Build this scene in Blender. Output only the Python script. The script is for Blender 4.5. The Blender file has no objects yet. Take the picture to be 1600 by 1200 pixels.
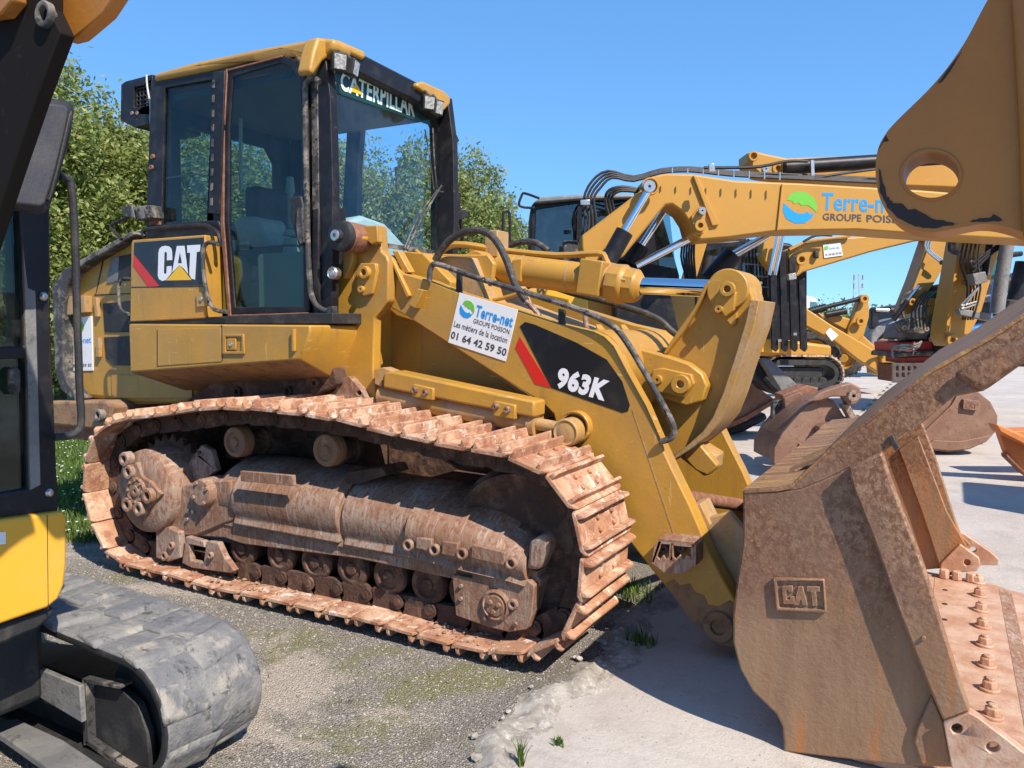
import bpy, bmesh, math, random
from mathutils import Vector, Matrix
from mathutils.geometry import tessellate_polygon
random.seed(7)
D = bpy.data
scene = bpy.context.scene
COL = scene.collection
# ------------------------------------------------------------------ camera
F = 1230.06
YAW, PIT, ROL = math.radians(-29.0216), math.radians(-4.3307), math.radians(0.3129)
CAM = Vector((2.8234, -3.0098, 1.5748))
_f = Vector((math.sin(YAW)*math.cos(PIT), math.cos(YAW)*math.cos(PIT), math.sin(PIT)))
_r0 = Vector((math.cos(YAW), -math.sin(YAW), 0)); _u0 = _r0.cross(_f)
_r = _r0*math.cos(ROL)+_u0*math.sin(ROL); _u = -_r0*math.sin(ROL)+_u0*math.cos(ROL)
cd = D.cameras.new('camera'); cam = D.objects.new('camera', cd); COL.objects.link(cam)
cam.matrix_world = Matrix(((_r.x,_u.x,-_f.x,CAM.x),(_r.y,_u.y,-_f.y,CAM.y),(_r.z,_u.z,-_f.z,CAM.z),(0,0,0,1)))
cd.sensor_width = 36; cd.lens = F/1600*36; cd.clip_start = .05; cd.clip_end = 3000
scene.camera = cam
# ------------------------------------------------------------------ light
SUN = Vector((.87, -.40, 1.0)).normalized()          # direction towards the sun
w = D.worlds.new('World'); scene.world = w; w.use_nodes = True
nt = w.node_tree; bg = nt.nodes['Background']
sky = nt.nodes.new('ShaderNodeTexSky'); sky.sky_type = 'NISHITA'; sky.sun_disc = False
sky.sun_elevation = math.asin(SUN.z); sky.sun_rotation = math.atan2(SUN.x, SUN.y)
sky.air_density = 0.7; sky.dust_density = 0.0; sky.ozone_density = 3.0; sky.altitude = 0
hs = nt.nodes.new('ShaderNodeHueSaturation'); hs.inputs['Saturation'].default_value = 1.15; hs.inputs['Value'].default_value = 1.40
nt.links.new(sky.outputs[0], hs.inputs['Color']); gm = nt.nodes.new('ShaderNodeGamma'); gm.inputs[1].default_value = .5; nt.links.new(hs.outputs[0], gm.inputs[0])
tn = nt.nodes.new('ShaderNodeMix'); tn.data_type = 'RGBA'; tn.blend_type = 'MULTIPLY'; tn.inputs[0].default_value = 1; tn.inputs[7].default_value = (.86, 1.46, 2.1, 1)   # clear spring air
nt.links.new(gm.outputs[0], tn.inputs[6]); nt.links.new(tn.outputs[2], bg.inputs[0]); bg.inputs[1].default_value = 0.14
sl = D.lights.new('sun', 'SUN'); sl.energy = 5.0; sl.angle = math.radians(.53); sl.color = (1, .90, .77)
so = D.objects.new('sun', sl); COL.objects.link(so); so.rotation_euler = SUN.to_track_quat('Z', 'Y').to_euler(); so.location = (5, -5, 12)
scene.view_settings.view_transform = 'Standard'; scene.view_settings.look = 'None'
scene.view_settings.exposure = 0.5; scene.view_settings.gamma = 1; scene.view_settings.use_curve_mapping = False
# ------------------------------------------------------------------ frames: the site measured from the surveyed camera
class Frame:
    def __init__(s, o=(0,0,0), yaw=0):
        s.o = Vector(o); c, n = math.cos(yaw), math.sin(yaw)
        s.ex = Vector((c, n, 0)); s.ey = Vector((-n, c, 0)); s.ez = Vector((0,0,1))
    def w(s, x, y, z): return s.o+s.ex*x+s.ey*y+s.ez*z
    def un(s, u, v, y=None, x=None, z=None):
        d = _f+_r*((u-800)/F)-_u*((v-600)/F)
        if y is not None: a, val = s.ey, y
        elif x is not None: a, val = s.ex, x
        else: a, val = s.ez, z
        t = (val-(CAM-s.o).dot(a))/d.dot(a); p = CAM+d*t-s.o
        return Vector((p.dot(s.ex), p.dot(s.ey), p.dot(s.ez)))
LF = Frame()
VF = Frame((CAM.x, CAM.y, 0), -YAW)                  # a frame whose y axis runs away from the visitor
# ------------------------------------------------------------------ materials
M = {}
def newmat(name):
    m = D.materials.new(name); m.use_nodes = True; M[name] = m
    n = m.node_tree.nodes; b = n['Principled BSDF']; return m, m.node_tree, n, b
def link(t, a, b): t.links.new(a, b)
def noise(t, co, scale, detail=6, rough=.6, dist=0, stretch=None):
    n = t.nodes.new('ShaderNodeTexNoise'); n.inputs['Scale'].default_value = scale; n.inputs['Detail'].default_value = detail
    n.inputs['Roughness'].default_value = rough; n.inputs['Distortion'].default_value = dist
    if stretch:
        mp = t.nodes.new('ShaderNodeMapping'); mp.inputs['Scale'].default_value = stretch; link(t, co, mp.inputs[0]); co = mp.outputs[0]
    link(t, co, n.inputs['Vector']); return n.outputs['Fac']
def ramp(t, fac, lo, hi):
    r = t.nodes.new('ShaderNodeMapRange'); r.inputs['From Min'].default_value = lo; r.inputs['From Max'].default_value = hi; r.clamp = True
    link(t, fac, r.inputs['Value']); return r.outputs['Result']
def mixc(t, fac, a, b):
    m = t.nodes.new('ShaderNodeMix'); m.data_type = 'RGBA'
    if isinstance(fac, (int, float)): m.inputs[0].default_value = fac
    else: link(t, fac, m.inputs[0])
    for i, c in ((6, a), (7, b)):
        if isinstance(c, tuple): m.inputs[i].default_value = (*c, 1)
        else: link(t, c, m.inputs[i])
    return m.outputs[2]
def mul(t, a, b):
    m = t.nodes.new('ShaderNodeMath'); m.operation = 'MULTIPLY'
    for i, c in enumerate((a, b)):
        if isinstance(c, (int, float)): m.inputs[i].default_value = c
        else: link(t, c, m.inputs[i])
    return m.outputs[0]
def bump(t, b, h, dist, st=1.0):
    n = t.nodes.new('ShaderNodeBump'); n.inputs['Distance'].default_value = dist; n.inputs['Strength'].default_value = st
    link(t, h, n.inputs['Height']); link(t, n.outputs[0], b.inputs['Normal'])
def surf(name, base, layers=(), rough=.5, metal=0, bmp=None, edge=None, roughvar=0, spec=None):
    """layers: (colour, noise scale, lo, hi, stretch, strength)"""
    m, t, n, b = newmat(name)
    oc = n.new('ShaderNodeTexCoord').outputs['Object']; oi = n.new('ShaderNodeObjectInfo'); va = n.new('ShaderNodeVectorMath'); va.operation = 'ADD'
    vm = n.new('ShaderNodeVectorMath'); vm.operation = 'SCALE'; vm.inputs[0].default_value = (7.3,3.1,5.7); link(t, oi.outputs['Random'], vm.inputs['Scale'])
    link(t, oc, va.inputs[0]); link(t, vm.outputs[0], va.inputs[1]); co = va.outputs[0]
    c = base
    for L in layers:
        col, sc, lo, hi = L[:4]; stc = L[4] if len(L) > 4 else None; s = L[5] if len(L) > 5 else 1
        f = ramp(t, noise(t, co, sc, 8, .65, .3, stc), lo, hi)
        c = mixc(t, mul(t, f, s), c, col)
    if edge:
        bv = n.new('ShaderNodeBevel'); bv.samples = 3; bv.inputs['Radius'].default_value = edge[1]
        g = n.new('ShaderNodeNewGeometry'); dp = n.new('ShaderNodeVectorMath'); dp.operation = 'DOT_PRODUCT'
        link(t, bv.outputs[0], dp.inputs[0]); link(t, g.outputs['Normal'], dp.inputs[1])
        e = ramp(t, dp.outputs['Value'], .985, .86)
        f2 = ramp(t, noise(t, co, 30, 5, .7), .38, .55)
        c = mixc(t, mul(t, e, f2), c, edge[0])
    if isinstance(c, tuple): b.inputs['Base Color'].default_value = (*c, 1)
    else: link(t, c, b.inputs['Base Color'])
    b.inputs['Metallic'].default_value = metal
    if roughvar:
        r = n.new('ShaderNodeMapRange'); r.inputs['To Min'].default_value = rough-roughvar; r.inputs['To Max'].default_value = rough+roughvar
        link(t, noise(t, co, 9, 6), r.inputs['Value']); link(t, r.outputs[0], b.inputs['Roughness'])
    else: b.inputs['Roughness'].default_value = rough
    if spec is not None: b.inputs['Specular IOR Level'].default_value = spec
    if bmp: bump(t, b, noise(t, co, bmp[0], 8, .65), bmp[1])
    return m
surf('yellow_paint', (.50,.265,.034), [((.40,.215,.045), 2.2, .40, .65), ((.37,.24,.10), 4, .54, .78, (1,1,.5), .55), ((.27,.14,.05), 3.2, .58, .70, (5,5,.35), .5), ((.24,.13,.06), 42, .64, .70, None, .8), ((.10,.05,.03), 13, .72, .75, None, .8), ((.72,.50,.22), 7, .655, .672, (.6,1,9), .6), ((.72,.50,.22), 6, .66, .675, (7,1,.7), .5)], .42, 0, (60,.0012), ((.26,.13,.06), .006), .10)
surf('yellow_dusty', (.42,.235,.055), [((.42,.29,.17), 4, .40, .62), ((.26,.13,.07), 22, .56, .70, None, .8)], .62, 0, (40,.003), ((.24,.11,.06), .008))
surf('yellow_far', (.50,.25,.035), [((.44,.23,.045), 1.5, .45, .75), ((.72,.5,.25), 9, .66, .69, (.4,1,6), .5), ((.34,.21,.10), 9, .62, .74, None, .6)], .45, 0, None)
surf('yellow_bright', (.76,.38,.03), [((.66,.38,.08), 3, .5, .8)], .33)
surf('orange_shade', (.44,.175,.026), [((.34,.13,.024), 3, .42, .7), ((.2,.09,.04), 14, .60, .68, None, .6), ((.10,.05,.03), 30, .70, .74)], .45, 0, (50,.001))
surf('track_dust', (.42,.215,.12), [((.62,.42,.29), 4, .42, .60), ((.29,.12,.07), 11, .48, .60, None, .85), ((.80,.70,.62), 15, .58, .64, None, .75), ((.16,.07,.04), 48, .58, .68, None, .65)], .88, 0, (70,.006), ((.36,.13,.06), .006))
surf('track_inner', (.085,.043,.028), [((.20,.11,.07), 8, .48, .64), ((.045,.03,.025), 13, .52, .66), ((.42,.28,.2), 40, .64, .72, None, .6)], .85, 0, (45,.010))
surf('hull_dirty', (.27,.16,.085), [((.34,.20,.07), 3, .45, .62), ((.16,.085,.05), 12, .50, .66), ((.36,.26,.19), 25, .6, .7)], .8, 0, (50,.005))
surf('plastic_grey', (.05,.05,.058), [((.085,.08,.08), 5, .45, .7)], .5, 0, (90,.002))
surf('pod_steel', (.25,.135,.08), [((.34,.255,.20), 2.5, .42, .62), ((.48,.36,.29), 9, .53, .68, (6,1,.35), .75), ((.19,.07,.035), 32, .48, .62, (1.5,1,.7), .8), ((.10,.06,.045), 3.4, .60, .74, None, .6)], .75, 0, (60,.004), ((.36,.2,.12), .008))
surf('bucket_steel', (.25,.128,.068), [((.34,.205,.12), .9, .46, .58), ((.16,.065,.032), 55, .44, .56, (1,1,.7), .85), ((.46,.20,.07), 5, .60, .70, (3,1,.6), .6), ((.46,.33,.24), 110, .58, .66, None, .8), ((.21,.12,.08), 2.2, .50, .60, None, .6), ((.40,.14,.045), 3.0, .60, .72, (5,1,.5), .6), ((.5,.38,.29), 18, .68, .73, None, .7)], .55, .15, (55,.004), ((.52,.30,.20), .008), .12)
def bucket_wear():
    m = M['bucket_steel']; t = m.node_tree; n = t.nodes; b = n['Principled BSDF']; co = n.new('ShaderNodeTexCoord').outputs['Object']
    src = b.inputs['Base Color'].links[0].from_socket; sp = n.new('ShaderNodeSeparateXYZ'); link(t, co, sp.inputs[0])
    ad = n.new('ShaderNodeMath'); ad.operation = 'MULTIPLY_ADD'; link(t, noise(t, co, 2.2, 8, .7), ad.inputs[0]); ad.inputs[1].default_value = .9; link(t, sp.outputs[2], ad.inputs[2])
    f = ramp(t, ad.outputs[0], 1.14, .90)                       # ground-polished steel near the cutting edge
    g = mixc(t, ramp(t, noise(t, co, 3, 7, .65, .2, (3,1,.5)), .42, .66), (.26,.15,.082), (.33,.205,.118))
    g = mixc(t, mul(t, ramp(t, noise(t, co, 90, 5, .7), .60, .70), .7), g, (.22,.13,.09))
    g = mixc(t, mul(t, ramp(t, noise(t, co, 2.6, 6, .7, .1, (4,1,.35)), .50, .62), .9), g, (.46,.17,.04))
    g = mixc(t, mul(t, ramp(t, noise(t, co, 24, 6, .8), .66, .72), .6), g, (.5,.42,.36))
    link(t, mixc(t, mul(t, f, .9), src, g), b.inputs['Base Color'])
bucket_wear()
surf('bucket_edge', (.46,.25,.155), [((.60,.42,.31), 6, .4, .62, (1,1,1)), ((.36,.13,.06), 20, .55, .7, (1,6,1), .7)], .6, .2, (50,.003), ((.7,.45,.32), .008))
surf('scuffed_yellow', (.33,.17,.07), [((.20,.095,.055), 9, .42, .56, (.3,2.5,.3)), ((.46,.27,.09), 6, .50, .62, (.3,3,.3), .9), ((.60,.42,.25), 24, .58, .66, (.3,4,.3), .8)], .5, .1, (30,.01))
surf('far_rust', (.19,.095,.06), [((.26,.15,.10), 3, .42, .65), ((.13,.06,.04), 14, .55, .7)], .6, 0, (30,.006), ((.42,.28,.2), .01))
surf('black_paint', (.012,.012,.015), [((.05,.045,.042), 6, .5, .72, None, .8), ((.15,.065,.035), 18, .66, .72, None, .9)], .42, 0, (50,.001), ((.16,.08,.05), .006), spec=.3)
surf('black_rough', (.02,.02,.022), [((.06,.055,.05), 8, .5, .7)], .6, 0, (60,.003))
surf('worn_black', (.05,.048,.048), [((.22,.19,.16), 9, .47, .60), ((.02,.02,.02), 30, .55, .6)], .7, 0, (40,.005))
surf('rust_brown', (.20,.085,.05), [((.32,.15,.09), 20, .45, .65)], .8, 0, (60,.003))
surf('hose_rubber', (.035,.033,.031), [((.12,.10,.085), 25, .50, .70)], .6, 0, (80,.002))
surf('steel', (.55,.54,.52), [((.35,.33,.3), 20, .5, .7)], .35, .9)
surf('bare_bolt', (.36,.27,.22), [((.2,.09,.05), 40, .45, .6)], .6, .4)
surf('chrome', (.85,.86,.88), (), .045, 1.0)
surf('grey_fabric', (.60,.62,.55), [((.5,.52,.46), 20, .4, .7)], .8)
surf('green_grey', (.34,.42,.36), (), .7)
surf('cab_lining', (.13,.135,.14), [((.12,.13,.14), 8, .4, .7)], .8)
surf('white_sign', (.78,.78,.78), [((.62,.61,.58), 12, .6, .75)], .4)
surf('decal_black', (.012,.012,.014), [((.035,.033,.03), 5, .5, .7), ((.35,.3,.22), 55, .735, .75, (1,1,5), .8)], .3)
surf('decal_red', (.62,.02,.012), [((.5,.03,.02), 10, .4, .7)], .35)
surf('decal_white', (.78,.79,.82), (), .35)
surf('decal_yellow', (.85,.48,.01), (), .35)
surf('decal_blue', (.02,.30,.72), (), .35)
surf('decal_green', (.16,.50,.05), (), .35)
surf('decal_grey', (.06,.06,.07), (), .45)
surf('lens', (.5,.5,.47), [((.2,.2,.19), 60, .4, .6)], .15)
surf('rubber_track', (.15,.15,.155), [((.24,.23,.215), 5, .46, .60), ((.36,.325,.275), 7, .54, .64, None, .8), ((.05,.05,.053), 20, .56, .66, None, .85), ((.4,.37,.32), 45, .66, .72, None, .6)], .78, 0, (28,.012), ((.3,.28,.26), .01))
surf('grey_steel', (.17,.17,.17), [((.26,.25,.24), 5, .4, .65), ((.09,.09,.09), 20, .55, .7)], .6, .2, (60,.003))
surf('tyre', (.035,.034,.033), [((.14,.125,.105), 6, .44, .62)], .85, 0, (30,.01))
surf('red_paint', (.42,.03,.02), [((.22,.05,.03), 8, .5, .7)], .5)
surf('blue_paint', (.03,.22,.55), (), .45)
surf('orange_paint', (.62,.20,.05), [((.45,.14,.05), 5, .45, .7), ((.2,.1,.06), 20, .65, .75)], .55)
surf('bark', (.14,.11,.085), [((.07,.055,.045), 20, .45, .6, (1,1,.3))], .9, 0, (40,.02))
surf('mesh_yellow_cloth', (.5,.45,.05), (), .7)
surf('mast_steel', (.35,.33,.33), (), .5)
def glass(name, tint, refl=1.0, base_alpha=.75, ior=1.5):
    m = D.materials.new(name); m.use_nodes = True; M[name] = m; t = m.node_tree; n = t.nodes; n.clear()
    o = n.new('ShaderNodeOutputMaterial'); mx = n.new('ShaderNodeMixShader'); tr = n.new('ShaderNodeBsdfTransparent'); gl = n.new('ShaderNodeBsdfGlossy')
    lw = n.new('ShaderNodeLayerWeight'); lw.inputs[0].default_value = .5; pw = n.new('ShaderNodeMath'); pw.operation = 'POWER'; link(t, lw.outputs['Facing'], pw.inputs[0]); pw.inputs[1].default_value = 4.5
    fr = n.new('ShaderNodeMapRange'); fr.inputs['To Min'].default_value = (ior-1)**2*.11; fr.inputs['To Max'].default_value = .65; link(t, pw.outputs[0], fr.inputs['Value'])
    tr.inputs[0].default_value = (*tint, 1); gl.inputs['Roughness'].default_value = .02
    co = n.new('ShaderNodeTexCoord').outputs['Object']
    gl.inputs[0].default_value = (refl, refl, refl, 1)
    link(t, fr.outputs[0], mx.inputs[0]); link(t, tr.outputs[0], mx.inputs[1]); link(t, gl.outputs[0], mx.inputs[2])
    df = n.new('ShaderNodeBsdfDiffuse'); df.inputs[0].default_value = (.5,.5,.46,1); m2 = n.new('ShaderNodeMixShader')
    link(t, mul(t, ramp(t, noise(t, co, 7, 8), .45, .8), base_alpha), m2.inputs[0]); link(t, mx.outputs[0], m2.inputs[1]); link(t, df.outputs[0], m2.inputs[2])
    link(t, m2.outputs[0], o.inputs[0]); return m
glass('cab_glass', (.88,.94,.93), 1.0, .01, 1.55)
glass('dark_glass', (.62,.72,.70), 1.0, .012, 1.5)
glass('wind_glass', (.84,.93,.97), 1.0, .03, 1.6)
glass('ex_glass', (.55,.68,.70), 1.0, .04, 1.8)
glass('teal_glass', (.20,.50,.46), 1.0, .04, 1.7)
glass('mini_glass', (.30,.46,.42), 1.0, .10, 1.5)
surf('dark_steel', (.012,.009,.008), [((.03,.022,.02), 40, .6, .75)], .8, spec=.12)
# leaves
def leafmat(name, a, b, c):
    m, t, n, bs = newmat(name)
    g = n.new('ShaderNodeNewGeometry'); r = n.new('ShaderNodeValToRGB')
    e = r.color_ramp.elements; e[0].color = (*a,1); e[1].color = (*c,1); x = e.new(.5); x.color = (*b,1)
    link(t, g.outputs['Random Per Island'], r.inputs[0]); link(t, r.outputs[0], bs.inputs['Base Color'])
    bs.inputs['Roughness'].default_value = .5
    tl = n.new('ShaderNodeBsdfTranslucent'); link(t, r.outputs[0], tl.inputs[0]); ms = n.new('ShaderNodeMixShader'); ms.inputs[0].default_value = .42
    o = n['Material Output']; link(t, bs.outputs[0], ms.inputs[1]); link(t, tl.outputs[0], ms.inputs[2]); link(t, ms.outputs[0], o.inputs[0])
leafmat('leaf', (.12,.165,.035), (.23,.28,.065), (.42,.44,.15))
leafmat('leaf_tree', (.12,.17,.045), (.22,.27,.075), (.38,.40,.14))
leafmat('grass', (.06,.12,.02), (.11,.19,.035), (.20,.27,.06))
# ------------------------------------------------------------------ geometry helpers
class MB:
    def __init__(s): s.v = []; s.f = []; s.m = []; s.sm = []
    def add(s, vs, fs, mi=0, smooth=False):
        k = len(s.v); s.v += [tuple(p) for p in vs]; s.f += [tuple(i+k for i in f) for f in fs]
        s.m += [mi]*len(fs); s.sm += [smooth]*len(fs)
    def box(s, a, b, fr=LF, mi=0):
        xs, ys, zs = zip(a, b)
        s.hexa([fr.w(x, y, z) for z in zs for y in ys for x in xs], mi)
    def hexa(s, p, mi=0):                           # order: z0(y0x0,y0x1,y1x0,y1x1) z1(...)
        s.add(p, [(0,2,3,1),(4,5,7,6),(0,1,5,4),(2,6,7,3),(0,4,6,2),(1,3,7,5)], mi)
    def obox(s, c, size, rot=None, mi=0):            # oriented box, rot a 3x3 Matrix
        c = Vector(c); h = [x/2 for x in size]; P = []
        for z in (-1,1):
            for y in (-1,1):
                for x in (-1,1):
                    q = Vector((x*h[0], y*h[1], z*h[2])); P.append(c+(rot@q if rot else q))
        s.hexa(P, mi)
    def prism(s, pts, dvec, holes=(), mi=0):          # pts: 3d polygon, extruded by dvec
        pts = [Vector(p) for p in pts]; d = Vector(dvec); n = len(pts)
        hs = [[Vector(p) for p in h] for h in holes]
        if not hs:
            s.add(pts+[p+d for p in pts], [tuple(range(n))[::-1], tuple(range(n, 2*n))]+[(i,(i+1)%n,(i+1)%n+n,i+n) for i in range(n)], mi)
        else:
            loops = [pts]+hs; tri = tessellate_polygon(loops); al = [p for l in loops for p in l]; N = len(al)
            fs = [tuple(t) for t in tri]+[tuple(i+N for i in t[::-1]) for t in tri]; k = 0
            for l in loops:
                m = len(l); fs += [(k+i, k+(i+1)%m, k+(i+1)%m+N, k+i+N) for i in range(m)]; k += m
            s.add(al+[p+d for p in al], fs, mi)
    def cyl(s, a, b, r, r2=None, n=20, mi=0, cap=True, smooth=True):
        a = Vector(a); b = Vector(b); r2 = r if r2 is None else r2
        z = (b-a).normalized(); x = z.orthogonal().normalized(); y = z.cross(x)
        P = []
        for c, q in ((a, r), (b, r2)):
            P += [c+(x*math.cos(2*math.pi*i/n)+y*math.sin(2*math.pi*i/n))*q for i in range(n)]
        s.add(P, [(i,(i+1)%n,(i+1)%n+n,i+n) for i in range(n)], mi, smooth)
        if cap: s.add(P, [tuple(range(n))[::-1], tuple(range(n,2*n))], mi)
    def lathe(s, a, axis, prof, n=24, mi=0, smooth=True):   # prof: (offset along axis, radius)
        a = Vector(a); z = Vector(axis).normalized(); x = z.orthogonal().normalized(); y = z.cross(x); P = []; m = len(prof)
        for t, q in prof: P += [a+z*t+(x*math.cos(2*math.pi*i/n)+y*math.sin(2*math.pi*i/n))*max(q, 1e-4) for i in range(n)]
        for k in range(m-1):
            s.add(P[k*n:(k+2)*n], [(i,(i+1)%n,(i+1)%n+n,i+n) for i in range(n)], mi, smooth)
    def tube(s, path, r, n=8, mi=0, sub=3):
        P = [Vector(p) for p in path]
        if sub > 1 and len(P) > 2:
            Q = []
            for i in range(len(P)-1):
                p0 = P[max(i-1,0)]; p1 = P[i]; p2 = P[i+1]; p3 = P[min(i+2,len(P)-1)]
                for k in range(sub):
                    t = k/sub; Q.append(.5*((2*p1)+(p2-p0)*t+(2*p0-5*p1+4*p2-p3)*t*t+(3*p1-p0-3*p2+p3)*t**3))
            P = Q+[P[-1]]
        V = []; z0 = None; x = None
        for i, p in enumerate(P):
            z = (P[min(i+1,len(P)-1)]-P[max(i-1,0)]).normalized()
            x = z.orthogonal().normalized() if x is None else (x-z*x.dot(z)).normalized()
            y = z.cross(x); V += [p+(x*math.cos(2*math.pi*j/n)+y*math.sin(2*math.pi*j/n))*r for j in range(n)]
        m = len(P)
        s.add(V, [(k*n+j, k*n+(j+1)%n, (k+1)*n+(j+1)%n, (k+1)*n+j) for k in range(m-1) for j in range(n)], mi, True)
        s.add(V, [tuple(range(n))[::-1], tuple(range((m-1)*n, m*n))], mi)
    def bolt(s, c, axis, r, h, n=6, mi=0): c = Vector(c); s.cyl(c, c+Vector(axis).normalized()*h, r, r*.92, n, mi, True, False)
    def build(s, name, mats, parent=None, bevel=0, seg=2, label=None, kind=None):
        off = Vector((0,0,0))
        q = parent
        while q is not None: off += q.location; q = q.parent
        me = D.meshes.new(name); me.from_pydata([Vector(v)-off for v in s.v], [], s.f)
        for x in (mats if isinstance(mats, (list, tuple)) else [mats]): me.materials.append(M[x])
        me.polygons.foreach_set('material_index', s.m); me.polygons.foreach_set('use_smooth', s.sm); me.update()
        bm = bmesh.new(); bm.from_mesh(me); bmesh.ops.remove_doubles(bm, verts=bm.verts, dist=1e-5)
        bmesh.ops.recalc_face_normals(bm, faces=bm.faces); bm.to_mesh(me); bm.free()
        for p_ in me.polygons: p_.use_smooth = True
        me.set_sharp_from_angle(angle=math.radians(30))
        o = D.objects.new(name, me); COL.objects.link(o); o.parent = parent
        if bevel:
            b = o.modifiers.new('edge', 'BEVEL'); b.width = bevel; b.segments = seg; b.limit_method = 'ANGLE'; b.angle_limit = math.radians(38); b.harden_normals = False
        if label: o['label'] = label
        if kind: o['kind'] = kind
        return o
def tag(o, label, cat, group=None):
    o['label'] = label; o['category'] = cat
    if group: o['group'] = group
    return o
def thing(name, loc, label, cat, group=None):
    o = D.objects.new(name, None); COL.objects.link(o); o.location = loc; o.empty_display_size = .3
    return tag(o, label, cat, group)
def PX(fr, pts, y): return [fr.w(*fr.un(a, b, y=y)) for a, b in pts]
def PLm(mb, pts, y0, y1, fr=LF, holes=(), mi=0):
    mb.prism(PX(fr, pts, y0), fr.ey*(y1-y0), [PX(fr, h, y0) for h in holes], mi)
def PL(name, pts, y0, y1, mat, parent, bevel=.006, holes=(), fr=LF, **k):
    mb = MB(); PLm(mb, pts, y0, y1, fr, holes); return mb.build(name, mat, parent, bevel, **k)
def circ(cx, cy, rx, ry=None, n=20): ry = ry or rx; return [(cx+rx*math.cos(2*math.pi*i/n), cy+ry*math.sin(2*math.pi*i/n)) for i in range(n)]
def rad(fr, u, v, y, r):                              # metres of r pixels there
    return (fr.un(u, v+r, y=y)-fr.un(u, v, y=y)).length
def boss(name, u, v, y, rpx, h, mat, parent, fr=LF, hole=.5, bev=.003, **k):   # ring standing proud of a plate towards the viewer side
    c = fr.w(*fr.un(u, v, y=y)); r = rad(fr, u, v, y, rpx); mb = MB()
    mb.lathe(c, -fr.ey, [(0,r),(h*.85,r),(h,r*.93),(h,r*hole*1.15),(h*.9,r*hole),(0,r*hole),(-.01,r*hole*.9),(-.01,0)], 24)
    return mb.build(name, mat, parent, 0, **k)
def text_mesh(txt, bold=.0, size=1):
    cu = D.curves.new('txt', 'FONT'); cu.body = txt; cu.offset = bold; cu.resolution_u = 3; cu.space_character = 1.0+bold*1.6
    o = D.objects.new('txt', cu); COL.objects.link(o); dg = bpy.context.evaluated_depsgraph_get(); dg.update()
    me = D.meshes.new_from_object(o.evaluated_get(dg)); D.objects.remove(o); D.curves.remove(cu)
    vs = [tuple(v.co) for v in me.vertices]; fs = [tuple(p.vertices) for p in me.polygons]; D.meshes.remove(me)
    xs = [v[0] for v in vs]; ys = [v[1] for v in vs]; x0, x1, y0, y1 = min(xs), max(xs), min(ys), max(ys)
    return [((x-x0)/(x1-x0), (y-y0)/(y1-y0)) for x, y, _ in vs], fs
def text_on(name, txt, quad, plane, parent, mat, bold=.02, depth=.0006, slant=0):
    """quad: 3d corners bl, br, tr, tl of the word; laid flat there"""
    vs, fs = text_mesh(txt, bold); bl, br, tr, tl = [Vector(q) for q in quad]
    n = (br-bl).cross(tl-bl).normalized()
    if n.dot(CAM-bl) < 0: n = -n
    P = []
    for x, y in vs:
        b = bl.lerp(br, x); t_ = tl.lerp(tr, x); P.append(b.lerp(t_, y)+n*depth)
    mb = MB(); mb.add(P, fs); return mb.build(name, mat, parent)
def TX(name, txt, q, y, parent, mat='decal_grey', bold=.02, fr=LF): return text_on(name, txt, PX(fr, q, y), None, parent, mat, bold)
# ================================================================== TRACK LOADER
loader = thing('track_loader', (0,1.2,0), 'large yellow crawler loader with rusty steel tracks and open cab glass, filling the middle', 'track loader')
L = loader
U = lambda u, v, **k: LF.un(u, v, **k)
# ---------------- undercarriage
TP = [(148,677),(185,655),(217,652),(250,648),(287,642),(327,636),(367,637),(410,641),(453,645),(500,650),(547,663),(597,674),(648,687),(702,697),(760,708),(823,720),(855,745),(880,774),(897,805),(908,840),(910,880),(910,919),(898,955),(882,982),(869,1005),(812,1024),(745,1017),(690,1005),(634,990),(581,974),(533,962),(488,953),(443,943),(401,933),(360,925),(323,918),(283,905),(248,895),(213,887),(173,873),(145,827),(130,773),(132,723)]
TP = [U(a, b, y=0.0) for a, b in TP]; TP = [(p.x, p.z) for p in TP]
def closed_resample(P, n, phase=0, dense=12):
    Q = []; m = len(P)
    for i in range(m):
        p0, p1, p2, p3 = [Vector(P[(i+k-1) % m]) for k in range(4)]
        for k in range(dense):
            t = k/dense; Q.append(.5*((2*p1)+(p2-p0)*t+(2*p0-5*p1+4*p2-p3)*t*t+(3*p1-p0-3*p2+p3)*t**3))
    Ls = [0]
    for i in range(len(Q)): Ls.append(Ls[-1]+(Q[(i+1)%len(Q)]-Q[i]).length)
    T = Ls[-1]; out = []
    def at(s):
        s %= T
        lo, hi = 0, len(Q)
        while hi-lo > 1:
            md = (lo+hi)//2
            if Ls[md] <= s: lo = md
            else: hi = md
        a, b = Q[lo], Q[(lo+1)%len(Q)]; return a.lerp(b, (s-Ls[lo])/max(Ls[lo+1]-Ls[lo], 1e-9))
    st = T/n
    for k in range(n):
        s = (k+phase)*st; p = at(s); t = (at(s+st*.5)-at(s-st*.5)); c = (at(s+st*.5)+at(s-st*.5))/2
        out.append(((p+c)/2 if False else c, t.normalized(), st))
    return out
frame = MB()
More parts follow.
